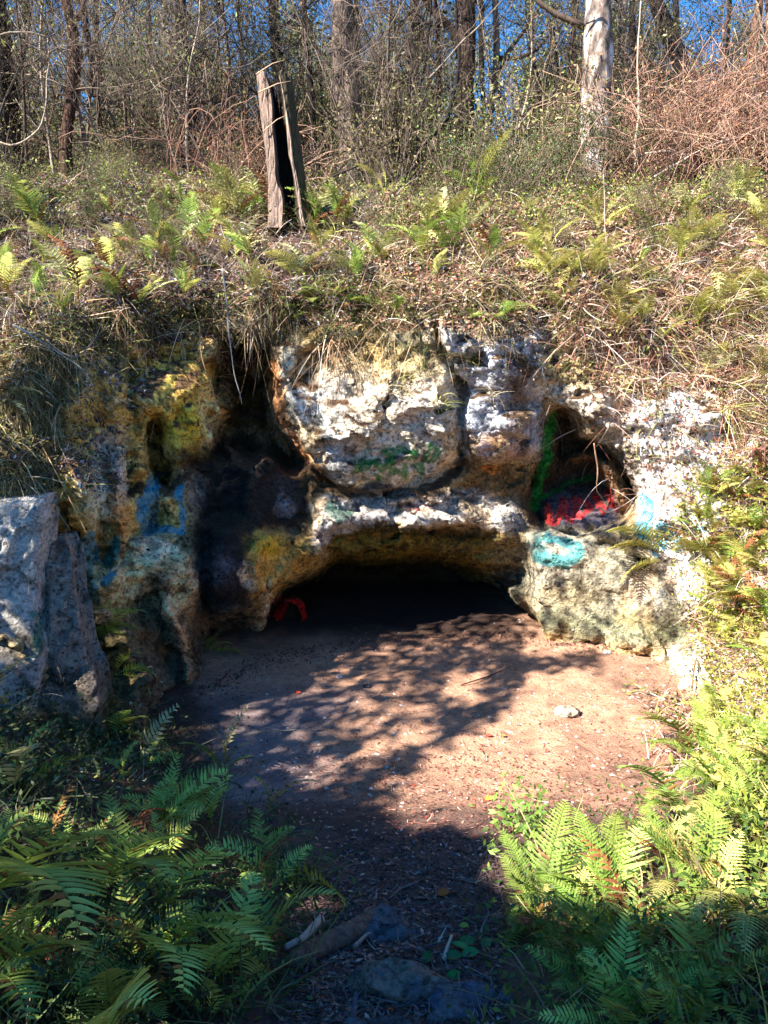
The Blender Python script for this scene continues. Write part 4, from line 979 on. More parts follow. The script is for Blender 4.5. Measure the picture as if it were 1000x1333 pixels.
# bare climbing vines and canes: (label, pixels, depth, half-width px, colour)
for i, (lab, pth, y, rp, col) in enumerate([
  ('black bare vine sweeping in a curve across the double tree', [(546, 192), (568, 172), (588, 142), (597, 105), (598, 60), (594, 20), (592, -20)], 13.6, 4.0, (40, 32, 30)),
  ('pale looping vine hanging at the left edge of the wood', [(-15, 178), (12, 190), (34, 188), (52, 168), (60, 135), (62, 100), (63, 50)], 12.6, 2.2, (190, 172, 150)),
  ('dark branch crossing above the pale looping vine', [(-15, 48), (15, 43), (42, 44), (62, 50)], 12.6, 2.4, (150, 136, 120)),
  ('long pale upright cane in the brown tangle', [(822, 275), (826, 200), (832, 130), (830, 60), (834, 0)], 12.2, 2.6, (205, 180, 158)),
  ('tall thin cane standing in front of the lichen-blotched trunk', [(788, 400), (790, 340), (788, 280), (786, 225)], 9.6, 1.8, (196, 178, 160)),
  ('dark cane leaning right in the brown tangle', [(880, 230), (906, 170), (930, 110), (944, 40), (950, -10)], 12.6, 2.2, (96, 74, 62)),
  ('fallen pale cane slanting up through the tangle', [(812, 262), (850, 232), (892, 205), (930, 188), (1000, 165)], 12.0, 2.0, (214, 196, 180)),
  ('pale bent cane crossing low in the tangle', [(840, 200), (872, 198), (900, 210), (925, 240), (930, 262)], 12.1, 1.8, (206, 190, 172)),
  ('dark twig arching behind the hollow stump to the pine', [(410, 250), (435, 230), (455, 222), (490, 205)], 12.4, 3.0, (60, 48, 42)),
  ('straight twig slanting across the sky beside the double tree', [(560, 100), (600, 55), (640, 18), (660, -10)], 13.0, 1.8, (170, 150, 134)),
  ('fallen limb lying far back between the slender trees', [(95, 108), (130, 125), (168, 142), (205, 160)], 17, 6.0, (96, 76, 60)),
  ('rusty cane trailing down the upper right bank', [(778, 340), (795, 390), (812, 418), (850, 438), (905, 462), (960, 485), (1010, 500)], 9.0, 2.0, (150, 92, 60)),
  ('straight pale rod hanging down the face past the dark chimney', [(289, 350), (294, 400), (302, 450), (308, 490), (314, 527)], 7.75, 1.7, (176, 168, 164)),
  ('thin dangling root left of the dark chimney', [(258, 420), (262, 455), (272, 500), (281, 530)], 7.7, 1.2, (170, 140, 110)),
  ('pale curved root lying over the mossy left wall', [(60, 445), (78, 462), (98, 470), (122, 442), (130, 420)], 6.5, 1.6, (168, 156, 140)),
  ('straight dry stalk slanting across the left bank', [(20, 425), (60, 448), (92, 470), (112, 490)], 6.4, 1.8, (180, 172, 164)),
  ('dead twig leaning on the block right of the crack', [(684, 506), (700, 480), (722, 455), (750, 432)], 7.9, 2.2, (176, 150, 128)),
  ('forked dead twig poking out below the alcove', [(778, 660), (790, 668), (815, 655), (836, 640)], 7.9, 1.8, (190, 160, 140)),
  ('bare root drooping through the mouth of the small alcove', [(776, 576), (778, 610), (777, 640), (790, 655)], 8.05, 1.5, (170, 130, 100)),
  ('dark dead branch lying on the bank top above the pale block', [(612, 345), (640, 360), (668, 374), (702, 386)], 9.1, 2.5, (70, 52, 44)),
  ('pale dry reed lying over the grey clay from the cream fern', [(325, 956), (350, 950), (388, 947)], 5.6, 1.5, (180, 168, 140))]):
    mb = MB(); q = np.array([W(u, v, y) for u, v in pth]); L = np.concatenate([[0], np.cumsum(np.linalg.norm(np.diff(q, axis=0), axis=1))]); t = np.linspace(0, L[-1], 26)
    q = np.stack([np.interp(t, L, q[:, j]) for j in range(3)], 1)
    for _ in range(4): q[1:-1] = (q[:-2] + q[2:] + 2 * q[1:-1]) / 4
    q = q + np.stack([.02 * vnoise(t * 3, 0 * t + i, 0 * t, 200 + j) for j in range(3)], 1)
    b0 = q[0].copy(); mb.tube(q - b0, rp * .72 / FPX * y * np.linspace(1, .35, 26) * (1 + .2 * r_.normal(size=26) * (rp > 1)), 6, srgb(*col) * .62, .1, i)
    nm = 'vine' if 'vine' in lab else 'root' if 'root' in lab else 'cane' if ('cane' in lab or 'reed' in lab or 'stalk' in lab or 'rod' in lab) else 'dead_branch'
    o = mb.build(nm, M_TWIG); o.location = b0; tag(o, lab, {'vine': 'vine', 'root': 'root', 'cane': 'cane', 'dead_branch': 'branch'}[nm])

# -- prototypes that repeat
def make_plant(kind, seed):
    r = np.random.default_rng(seed); st = MB(); lf = MB(); tips = []
    if kind == 'sapling':
        c = srgb(*[(120, 104, 90), (84, 70, 60), (150, 136, 120), (70, 56, 50)][seed % 4]); H = r.uniform(3.2, 5.5)
        pts = [np.zeros(3)]; d = np.array([r.normal() * .12, r.normal() * .12, 1])
        for i in range(12): d = d + r.normal(size=3) * .09; d[2] = max(d[2], .6); d /= np.linalg.norm(d); pts.append(pts[-1] + d * H / 12)
        rad = r.uniform(.014, .032) * np.linspace(1, .3, 13); st.tube(pts, rad, 5, c)
        for i in range(15):
            a = r.integers(2, 13); branch(st, pts[a], [r.normal(), r.normal(), .45], r.uniform(.5, 1.3), rad[a] * .55, 2, r, c, tips, .3)
        P = np.array([t[0] for t in tips]); P = P[r.choice(len(P), min(len(P), 50), replace=False)]; i = r.integers(0, len(P), 520); Q = P[i] + r.normal(size=(520, 3)) * .12
        leaves(lf, Q, r.normal(size=(520, 3)) + [0, 0, 1], .068, pick([(118, 126, 64, 3), (84, 94, 48, 4), (150, 148, 84, 2), (130, 96, 64, 1)], 520, r), r)
    elif kind == 'bare':
        c = srgb(*[(44, 36, 32), (70, 58, 50), (116, 100, 88)][seed % 3]); H = r.uniform(3.5, 5.5)
        pts = [np.zeros(3)]; d = np.array([r.normal() * .25, r.normal() * .2, 1])
        for i in range(12): d = d + r.normal(size=3) * .12; d[2] = max(d[2], .5); d /= np.linalg.norm(d); pts.append(pts[-1] + d * H / 12)
        rad = r.uniform(.018, .035) * np.linspace(1, .3, 13); st.tube(pts, rad, 5, c)
        for i in range(22): a = r.integers(2, 13); branch(st, pts[a], [r.normal(), r.normal(), .35], r.uniform(.7, 1.8), rad[a] * .6, 3, r, c, tips, .42)
        P = np.array([t[0] for t in tips]); leaves(lf, P[:60], r.normal(size=(60, 3)), .05, pick([(160, 120, 70, 2), (150, 150, 90, 2)], 60, r), r)
    elif kind == 'shrub':
        c = srgb(110, 94, 80)
        for i in range(12): branch(st, [r.normal() * .1, r.normal() * .1, 0], [r.normal() * .6, r.normal() * .6, 1], r.uniform(.7, 1.3), .014, 2, r, c, tips, .3)
        P = np.array([t[0] for t in tips]); n = 1250; i = r.integers(0, len(P), n); Q = P[i] + r.normal(size=(n, 3)) * .14
        leaves(lf, Q, r.normal(size=(n, 3)) + [0, -.3, 1], .06, pick([[(120, 126, 72, 3), (82, 92, 48, 4), (164, 162, 104, 2)], [(84, 102, 52, 3), (62, 82, 42, 3), (120, 138, 74, 1)], [(146, 142, 86, 3), (106, 100, 60, 4), (178, 164, 116, 1)]][seed % 3], n, r), r, .45)
    elif kind == 'bramble':
        c = [srgb(150, 112, 94), srgb(126, 90, 74), srgb(168, 136, 116)][seed % 3]
        for i in range(54):
            p = np.array([r.normal() * .5, r.normal() * .4, 0]); d = np.array([r.normal() * .5, r.normal() * .4, 1.1]); L = r.uniform(1.0, 2.7); q = [p]
            for j in range(9): d = d + r.normal(size=3) * .13 + np.array([0, 0, -.16]); d /= np.linalg.norm(d); q.append(q[-1] + d * L / 9)
            st.tube(q, .0085 * np.linspace(1, .4, 10), 3, c * r.uniform(.6, 1.35))
            for j in range(4): a = r.integers(3, 9); branch(st, q[a], r.normal(size=3), r.uniform(.3, .7), .005, 0, r, c * r.uniform(.7, 1.2), tips, .4)
        n = 300; P = np.array([t[0] for t in tips]); i = r.integers(0, len(P), n)
        leaves(lf, P[i] + r.normal(size=(n, 3)) * .1, r.normal(size=(n, 3)), .05, pick([(160, 104, 70, 3), (190, 150, 110, 2), (120, 120, 70, 1)], n, r), r)
    elif kind == 'fartree':
        c = srgb(120, 108, 98); H = r.uniform(7, 11)
        pts = [np.array([0, 0, 0.]), np.array([r.normal() * .2, 0, H * .3]), np.array([r.normal() * .4, 0, H * .62]), np.array([r.normal() * .5, 0, H * .95])]
        st.tube(pts, [.16, .13, .09, .04], 6, c)
        for i in range(10): q = pts[1] + (pts[3] - pts[1]) * r.random(); branch(st, q, [r.normal(), r.normal(), .5], r.uniform(1.2, 2.4), .045, 2, r, c, tips, .25)
        P = np.array([t[0] for t in tips]); n = 3600; P = P[r.choice(len(P), min(len(P), 90), replace=False)]; i = r.integers(0, len(P), n); Q = P[i] + r.normal(size=(n, 3)) * .27; Q[:, 2] = np.maximum(Q[:, 2], .4)
        leaves(lf, Q, r.normal(size=(n, 3)) + [0, -.4, 1], .13, pick([[(138, 142, 84, 3), (100, 108, 60, 3), (170, 168, 110, 2)], [(92, 104, 56, 3), (130, 134, 80, 2)], [(150, 142, 100, 3), (112, 104, 72, 3), (170, 162, 118, 2)]][seed % 3], n, r), r, .5)
    return st, lf
PROTO = {}
def place(kind, seed, P, rot, s, name, label, cat, group):
    key = (kind, seed)
    if key not in PROTO:
        st, lf = make_plant(kind, seed); a = st.mesh(kind + '_wood'); b = lf.mesh(kind + '_leaves'); a.materials.append(M_TWIG); b.materials.append(M_LEAF if kind != 'bramble' else M_DRY); PROTO[key] = (a, b)
    a, b = PROTO[key]
    root = bpy.data.objects.new(name, None); COL.objects.link(root); root.location = P; root.rotation_euler = (random.gauss(0, .05), random.gauss(0, .05), rot); root.scale = (s, s, s * random.uniform(.9, 1.15)); root.empty_display_size = .2
    tag(root, label, cat, group)
    wn, ln = {'sapling': ('trunk', 'foliage'), 'bare': ('trunk', 'foliage'), 'shrub': ('stem', 'foliage'), 'bramble': ('stem', 'foliage'), 'fartree': ('trunk', 'crown')}[kind]
    for nm, m in ((wn, a), (ln, b)): link(nm, m, None, root)
    return root
def gz(x, y):
    h = HIT.down(x, y, 14); return h[0].z if h else float(T(np.array([x]), np.array([y]))[0])
def spot(u, y, dz=-.05):
    x = (u - 500) / FPX * (y * CP + .55 * 1); return Vector((x, y, gz(x, y) + dz))
rr = random.Random(3)
for i in range(54):     # saplings on the crest
    y = rr.uniform(12.0, 19); u = rr.uniform(-60, 1060)
    if (y < 15.6 and (425 < u < 478 or 585 < u < 622 or 735 < u < 815 or 330 < u < 405 or 78 < u < 108)): continue
    place('sapling', rr.randrange(8), spot(u, y), rr.uniform(0, 6.28), rr.uniform(.8, 1.2), 'sapling', 'thin bare-branched sapling in the thicket along the crest', 'sapling', 'saplings along the crest')
BUSY = lambda u, y: y < 15.6 and (425 < u < 478 or 585 < u < 622 or 735 < u < 815 or 330 < u < 405 or 78 < u < 108)
for i in range(74):     # leafless saplings with a tangle of twigs
    y = rr.uniform(12.4, 18.5); u = rr.uniform(-60, 1060)
    if BUSY(u, y): continue
    place('bare', rr.randrange(6), spot(u, y), rr.uniform(0, 6.28), rr.uniform(.8, 1.25), 'bare_sapling', 'leafless twiggy sapling tangled in the thicket behind the crest', 'sapling', 'leafless saplings behind the crest')
for i in range(18):     # taller leafy saplings whose heads fill the gaps
    y = rr.uniform(13.5, 18); u = rr.uniform(-60, 1060)
    if BUSY(u, y): continue
    place('sapling', rr.randrange(8), spot(u, y), rr.uniform(0, 6.28), rr.uniform(1.5, 2.0), 'sapling', 'tall leafy sapling reaching above the thicket behind the crest', 'sapling', 'tall leafy saplings behind the crest')
for i in range(34):     # leafy shrubs in the gaps
    y = rr.uniform(12.6, 17); u = rr.uniform(-60, 1060)
    if (330 < u < 410 or 735 < u < 810) and y < 13.5: continue
    place('shrub', rr.choice([0, 2, 3, 5]), spot(u, y), rr.uniform(0, 6.28), rr.uniform(.6, 1.25), 'shrub', 'grey-green small-leaved shrub in the undergrowth behind the crest', 'shrub', 'shrubs behind the crest')
for i, u in enumerate([585, 625, 660, 700, 735, 765, 800, 640]):   # dark leafy mass in the middle
    place('shrub', 1 + 3 * (i % 2), spot(u, 11.6 + (i % 4) * .35), rr.uniform(0, 6.28), rr.uniform(.45, .68), 'bush', 'dark green leafy bush between the double tree and the lichen-blotched trunk', 'bush', 'dark bushes beside the lichen-blotched trunk')
for i in range(24):
    u, v = rr.uniform(-30, 1030), rr.uniform(236, 330)
    if 320 < u < 420 or 745 < u < 800: continue
    h = HIT.px(u, v)
    if h: place('shrub', [0, 2, 3, 5][i % 4], h[0] - Vector((0, 0, .05)), rr.uniform(0, 6.28), rr.uniform(.22, .42), 'sprig', 'low leafy sprig growing out of the litter near the crest of the bank', 'plant', 'leafy sprigs near the crest')
for i in range(26):
    u, v = rr.uniform(-30, 1030), rr.uniform(240, 360)
    if 320 < u < 420 or 745 < u < 800: continue
    h = HIT.px(u, v)
    if h: place('bare', i % 6, h[0] - Vector((0, 0, .05)), rr.uniform(0, 6.28), rr.uniform(.14, .26), 'twiggy_plant', 'small dry twiggy plant standing on the upper bank', 'plant', 'dry twiggy plants on the bank')
for i in range(22):
    u = rr.uniform(800, 1050); place('bramble', rr.randrange(4), spot(u, rr.uniform(11.8, 15)), rr.uniform(0, 6.28), rr.uniform(.8, 1.25), 'bramble', 'reddish dry bramble in the bare tangle at upper right', 'bramble', 'dry brambles at upper right')
for i in range(6):
    u = rr.uniform(-60, 700); place('bramble', rr.randrange(4), spot(u, rr.uniform(12, 15)), rr.uniform(0, 6.28), rr.uniform(.6, .95), 'bramble', 'dry bramble among the saplings left of the lichen-blotched trunk', 'bramble', 'dry brambles among the saplings')
for i in range(165):
    y = 16.5 + 26 * rr.random() ** 1.2; u = rr.uniform(-120, 1120)
    vt = float(np.interp(u, [-100, 30, 60, 100, 150, 200, 240, 290, 330, 400, 440, 480, 520, 560, 620, 680, 730, 800, 850, 890, 930, 1000], [60, 50, 90, 50, 125, 80, 20, 70, 120, 105, 20, 100, 90, 30, 115, 110, 50, 20, 80, 60, 110, 40])) + rr.gauss(12, 26) + 70 * (rr.random() < .35)
    place('fartree', rr.randrange(6), spot(u, y, -.1), rr.uniform(0, 6.28), max(.35, (pt(u, vt, y).z - gz(0, y)) / 9.6), 'tree', 'pale olive tree in the far wood behind the crest', 'tree', 'far trees of the wood')
# ================================================================ litter, dry stalks, herbs, hanging roots
r = np.random.default_rng(11)
BANK = [(-60, 225), (1060, 225), (1060, 980), (920, 900), (905, 800), (880, 640), (790, 560), (760, 480), (700, 430), (560, 420), (360, 425), (200, 430), (110, 470), (60, 560), (40, 640), (-60, 640)]
RB = [(700, 400), (1060, 260), (1060, 1200), (930, 960), (905, 850), (885, 700), (830, 610), (770, 540), (705, 455)]
LITTER = [(140, 104, 84, 4), (96, 72, 60, 4), (182, 142, 112, 4), (208, 178, 148, 2), (160, 96, 70, 1.5), (214, 204, 192, .8), (56, 44, 40, 2.5), (136, 136, 76, 2)]
LITL = [(112, 92, 88, 4), (82, 66, 62, 4), (158, 142, 138, 3), (196, 192, 196, .7), (140, 96, 70, 1.5), (56, 46, 44, 2), (110, 108, 66, 1)]
WHITE_ = [(790, 520), (935, 500), (950, 600), (940, 730), (905, 800), (870, 770), (850, 690), (825, 610)]
ALC_ = [(690, 500), (770, 500), (850, 590), (850, 710), (680, 720)]
SLABR = [(680, 690), (830, 690), (880, 750), (915, 850), (925, 900), (680, 900)]
def ok_bank(h):
    if h[3] == 0 and h[1].z < .12 and h[0].x < 2.2 and h[0].z < 3.4: return False
    u, v = proj(h[0].x, h[0].y, h[0].z)
    if inpoly(u, v, WHITE_): return r.random() < .14
    if inpoly(u, v, ALC_): return False
    if inpoly(u, v, SLABR): return False
    return h[0].y > 5.6 or abs(h[0].x) > 2.6
def ok_rb(h):
    u, v = proj(h[0].x, h[0].y, h[0].z)
    if inpoly(u, v, WHITE_): return r.random() < .2
    if inpoly(u, v, ALC_) or inpoly(u, v, [(690, 440), (800, 470), (800, 520), (690, 520)]): return r.random() < .12
    if inpoly(u, v, SLABR): return False
    return h[0].x > 2.1 and not (u < 840 and v > 560)
mb = MB()
P, Nn = scatter(BANK, 84000, r, cond=ok_bank)
lf = P[:, 0] < .2 * P[:, 1] - 2.2
c = pick(LITTER, len(P), r); c2 = pick(LITL, len(P), r); c[lf] = c2[lf]
leaves(mb, P + Nn * .01 + r.normal(size=P.shape) * .012, Nn + [0, -.1, .3], .052, c, r, .45, .35, .4)
tag(mb.build('leaf_litter', M_DRY), 'brown, tan and reddish fallen leaves matted over the banks above the rock', 'leaf litter', kind='stuff')

mb = MB()      # dry stalks, bleached and straw
DRYC = [(188, 170, 146, 4), (216, 202, 184, 2), (150, 116, 90, 3), (120, 90, 70, 3), (170, 156, 96, 2)]
P, Nn = scatter(BANK, 14000, r, cond=ok_bank)
d = Nn * .5 + r.normal(size=P.shape) * [.8, .5, .5] + [0, -.15, .35]
blades(mb, P, d, .30, .0085, pick(DRYC, len(P), r), r, .45)
P, Nn = scatter(RB, 8500, r, cond=ok_rb)
d = r.normal(size=P.shape) * [.7, .4, .6] + Nn * .6 + [0, -.2, .1]
blades(mb, P, d, .30, .009, pick([(206, 178, 156, 3), (170, 120, 96, 3), (140, 92, 72, 3), (220, 208, 196, 2), (178, 168, 96, 2)], len(P), r), r, .6)
for i in range(230):
    h = HIT.px(r.uniform(-30, 1030), r.uniform(250, 560))
    if h is None or not ok_bank(h): continue
    n = int(r.integers(16, 44)); q = np.array(h[0][:]) + r.normal(size=(n, 3)) * .05
    blades(mb, q, r.normal(size=(n, 3)) * [.6, .5, .3] + [r.normal() * .3, -.3, .55], r.uniform(.25, .5), .008, pick([[(196, 180, 140, 3), (150, 130, 90, 2)], [(120, 126, 62, 3), (160, 158, 92, 2)], [(110, 84, 62, 3), (76, 60, 48, 2)]][i % 3], n, r), r, .75, 5)
tag(mb.build('dry_stalks', M_DRY), 'bleached and reddish dry stalks tangled over the banks and draping the white wall', 'dry stalks', kind='stuff')

mb = MB()      # fringe hanging over the brow of the rock
FRG = [(-20, 560), (60, 470), (120, 430), (200, 415), (300, 415), (380, 415), (470, 425), (560, 410), (640, 395), (690, 415)]
P = []; Dd = []
for k in range(5200):
    i = r.integers(0, len(FRG) - 1); t = r.random(); u = FRG[i][0] * (1 - t) + FRG[i + 1][0] * t; v = FRG[i][1] * (1 - t) + FRG[i + 1][1] * t + r.normal() * 18 - 20 + 16 * float(vnoise(u * .02, 7.0, 1.0, 303))
    if vnoise(u * .035, 3.0, 1.0, 301) < (-.2 if u > 330 else .15): continue
    h = HIT.px(u, v)
    if h is None: continue
    P.append(h[0][:]); Dd.append((r.normal() * .3, -.45 + r.normal() * .15, -.35 + r.normal() * .35))
P = np.array(P); Dd = np.array(Dd)
blades(mb, P, Dd * r.uniform(.6, 1.5, (len(P), 1)), .30, .009, pick([(150, 126, 90, 3), (110, 86, 60, 3), (76, 62, 44, 4), (186, 170, 140, .8), (100, 98, 48, 3)], len(P), r), r, 1.0, 5)
P, Nn = scatter([(-40, 420), (130, 430), (95, 480), (85, 560), (60, 655), (-40, 655)], 2600, r, offs=(0,))
blades(mb, P, r.normal(size=P.shape) * [.6, .3, .5] + [0, -.5, -.1], .34, .008, pick([(186, 168, 116, 4), (140, 122, 70, 3), (206, 192, 160, 1), (96, 84, 50, 2)], len(P), r), r, .9, 5)
for (u0, v0, n, s) in [(440, 455, 60, .5), (225, 420, 26, .7), (500, 430, 34, .45), (530, 425, 24, .4), (400, 425, 30, .4), (470, 425, 30, .4), (580, 420, 24, .4), (330, 425, 20, .4), (40, 600, 40, .5), (20, 640, 30, .5), (60, 520, 40, .5), (100, 470, 30, .4)]:
    p = on(u0, v0 - 12); PP = np.array(p) + r.normal(size=(n, 3)) * .07
    blades(mb, PP, np.stack([r.normal(size=n) * .5, -.6 + 0 * np.arange(n), -.5 + r.normal(size=n) * .3], 1), s, .008, pick([(190, 160, 124, 3), (130, 100, 74, 3), (210, 190, 160, 1)], n, r), r, 1.3, 6)
tag(mb.build('hanging_rootlets', M_DRY), 'fringe of hanging rootlets and dead stems along the brow of the rock', 'rootlets', kind='stuff')

mb = MB()      # green herbs and creeping leaves
GREENS = [(120, 138, 58, 3), (92, 116, 52, 3), (158, 164, 78, 2), (70, 92, 44, 2), (182, 176, 104, 1)]
def herbs(poly, n, per, size, pal, spread=.09, up=.06, dens=None, cond=None):
    P, Nn = scatter(poly, n, r, offs=(0,) if cond is None else (0, -.8, .8), dens=dens, cond=cond)
    Q = np.repeat(P, per, axis=0) + r.normal(size=(len(P) * per, 3)) * [spread, spread, spread * .6] + np.repeat(Nn, per, axis=0) * np.abs(r.normal(size=(len(P) * per, 1))) * up
    leaves(mb, Q, r.normal(size=Q.shape) * .6 + [0, -.4, .9], size, np.repeat(pick(pal, len(P), r, .2), per, axis=0) * r.uniform(.75, 1.25, (len(Q), 1)), r, .45, .2, .4)
herbs([(60, 420), (200, 395), (360, 375), (560, 375), (700, 385), (700, 405), (560, 420), (470, 445), (370, 435), (200, 425), (80, 480)], 640, 9, .036, [(84, 92, 40, 3), (62, 66, 34, 3), (120, 122, 60, 2), (110, 86, 56, 2)], .07, .10)
herbs([(-40, 430), (120, 440), (95, 560), (70, 655), (-40, 650)], 420, 9, .036, [(110, 108, 50, 3), (84, 84, 42, 3), (150, 144, 84, 1)], .08, .08)
cl = lambda u, v: .15 + .85 * float(sstep(-.1, .35, vnoise(u * .016, v * .02, 0, 311)))
herbs(BANK, 1500, 9, .045, GREENS, dens=cl, cond=ok_bank)
herbs([(-60, 225), (1060, 225), (1060, 275), (700, 300), (-60, 290)], 900, 12, .05, GREENS, .12, .14)
herbs([(880, 620), (1060, 560), (1060, 1180), (940, 1000), (905, 850)], 900, 10, .042, [(150, 156, 64, 3), (170, 170, 84, 2), (112, 128, 50, 2)], .1, .12)
herbs([(-60, 1020), (230, 980), (370, 1080), (420, 1180), (340, 1333), (-60, 1390)], 420, 9, .030, [(72, 104, 50, 3), (54, 80, 42, 3), (104, 130, 66, 2), (50, 60, 38, 2)], .11, .16)
herbs([(660, 1100), (1060, 1000), (1060, 1390), (680, 1390)], 420, 9, .032, [(84, 112, 44, 3), (66, 92, 40, 3), (120, 138, 58, 1)], .11, .12)
herbs([(632, 1080), (700, 1060), (720, 1110), (640, 1140)], 34, 12, .045, [(110, 146, 62, 3), (130, 160, 76, 2)], .07, .14)
herbs([(-40, 880), (120, 930), (250, 940), (230, 1000), (-40, 1040)], 420, 8, .04, [(80, 92, 50, 3), (104, 112, 66, 2), (60, 70, 40, 2)], .08, .06)
tag(mb.build('ground_herbs', M_LEAF), 'small-leaved green herbs and creepers covering the banks', 'herbs', kind='stuff')

mb = MB()      # litter and seedlings on the near banks to either side of the view
sr = np.random.default_rng(71); Ps = []
while len(Ps) < 8000:
    sx = sr.uniform(1.6, 6.2) if sr.random() < .55 else sr.uniform(-6.2, -1.4); sy = sr.uniform(-.5, 7)
    if sx > 0 and sx < ip(sy, XR) + .15 or sx < 0 and sx > ip(sy, XL) - .3: continue
    h = HIT.down(sx, sy)
    if h: Ps.append(h[0][:])
Ps = np.array(Ps); leaves(mb, Ps + [0, 0, .015], np.tile([0, 0, 1.], (len(Ps), 1)), .06, pick(LITTER, len(Ps), sr), sr, .45, .35, .4)
i = sr.integers(0, len(Ps), 2600); blades(mb, Ps[i], sr.normal(size=(2600, 3)) * [.6, .6, .3] + [0, 0, .6], .3, .008, pick(DRYC + [(110, 130, 60, 4)], 2600, sr), sr, .6)
tag(mb.build('bank_litter', M_DRY), 'fallen leaves and dry grass on the near banks beside the path', 'leaf litter', kind='stuff')
mb = MB()      # green blades on the near banks
P, Nn = scatter([(-60, 1000), (230, 960), (400, 1080), (450, 1190), (370, 1333), (-60, 1390)], 1100, r, offs=(0,))
blades(mb, P, r.normal(size=P.shape) * [.6, .5, .3] + [0, 0, .7], .34, .009, pick([(70, 92, 48, 3), (110, 120, 76, 2), (140, 130, 100, 1), (50, 60, 40, 2)], len(P), r), r, .6)
P, Nn = scatter([(680, 1100), (1060, 960), (1060, 1390), (690, 1390)], 700, r, offs=(0,))
blades(mb, P, r.normal(size=P.shape) * [.6, .5, .3] + [0, 0, .6], .32, .008, pick([(130, 138, 70, 3), (170, 150, 110, 2), (120, 96, 72, 2)], len(P), r), r, .6)
tag(mb.build('grass', M_LEAF), 'long thin grass and sedge blades among the near ferns', 'grass', kind='stuff')

mb = MB()      # bits on the floor
FL = [(250, 880), (360, 830), (690, 800), (910, 830), (930, 900), (840, 1080), (640, 1100), (480, 1340), (370, 1333), (460, 1180), (330, 1010)]
P, Nn = scatter(FL, 4200, r, offs=(0,), dens=lambda u, v: .35 + .65 * (v > 985) )
leaves(mb, P + [0, 0, .008], Nn + [0, 0, 1.2], .032, pick([(150, 96, 76, 4), (112, 76, 64, 4), (190, 136, 108, 3), (210, 170, 146, 1.5), (84, 60, 54, 2), (196, 84, 44, .5)], len(P), r), r, .4, .2, .12)
P, Nn = scatter([(440, 1080), (650, 1080), (660, 1340), (360, 1340), (400, 1230)], 3600, r, offs=(0,))
leaves(mb, P + [0, 0, .008], Nn + [0, 0, 1.0], .034, pick([(92, 70, 72, 4), (70, 54, 54, 4), (120, 96, 94, 3), (150, 130, 124, 1.5), (48, 38, 38, 3), (176, 92, 44, .3)], len(P), r), r, .35, .3, .3)
P, Nn = scatter([(380, 1180), (660, 1080), (660, 1340), (360, 1340)], 1100, r, offs=(0,))
d = r.normal(size=P.shape) * [1, 1, .1]; blades(mb, P + [0, 0, .012], d, .09, .007, pick([(120, 100, 92, 3), (90, 70, 62, 3), (150, 136, 124, 1)], len(P), r), r, .02, 2)
P, Nn = scatter([(380, 860), (900, 830), (830, 1080), (500, 1080), (340, 1000)], 1000, r, offs=(0,))
d = r.normal(size=P.shape) * [1, 1, .05]; blades(mb, P + [0, 0, .01], d, .08, .006, pick([(110, 72, 58, 3), (150, 104, 84, 3), (200, 170, 150, 1)], len(P), r), r, .02, 2)
P, Nn = scatter([(20, 880), (330, 830), (330, 1000), (60, 1000)], 900, r, offs=(0,))
leaves(mb, P + [0, 0, .01], Nn + [0, 0, .6], .035, pick([(80, 64, 56, 4), (110, 92, 84, 2), (56, 46, 42, 3)], len(P), r), r, .4, .3, .3)
for line in ([(250, 900), (350, 850), (420, 838), (560, 826), (690, 822)], [(690, 828), (800, 832), (900, 842), (925, 890), (900, 960), (840, 1060)]):
    for k in range(1100):
        i = r.integers(0, len(line) - 1); t = r.random(); h = HIT.px(line[i][0] * (1 - t) + line[i + 1][0] * t + r.normal() * 9, line[i][1] * (1 - t) + line[i + 1][1] * t + abs(r.normal()) * 10)
        if h and h[3] == 1: leaves(mb, np.array([h[0][:]]) + [0, 0, .01], np.array([[0, 0, 1.]]), .04, pick([(130, 90, 70, 3), (96, 70, 58, 3), (176, 138, 112, 1)], 1, r), r, .4, .3, .4)
tag(mb.build('floor_litter', M_DRY), 'small russet leaf scraps and twig bits trodden into the clay', 'leaf scraps', kind='stuff')
mb = MB()      # pebbles
P, Nn = scatter([(330, 850), (690, 800), (890, 830), (840, 1040), (520, 1060), (330, 1000)], 330, r, offs=(0,))
for p in P:
    s = r.uniform(.006, .02); th = np.arange(6) * math.pi / 3; ring = np.stack([np.cos(th) * s, np.sin(th) * s * .8, 0 * th], 1) * r.uniform(.8, 1.2, (6, 1))
    mb.add(np.concatenate([ring + p, [[p[0], p[1], p[2] + s * .7]]]), None, [(i, (i + 1) % 6, 6) for i in range(6)], srgb(200, 190, 180) * r.uniform(.5, 1.1))
tag(mb.build('pebbles', M_TWIG), 'pale grit and pebbles strewn over the clay floor', 'pebbles', kind='stuff')
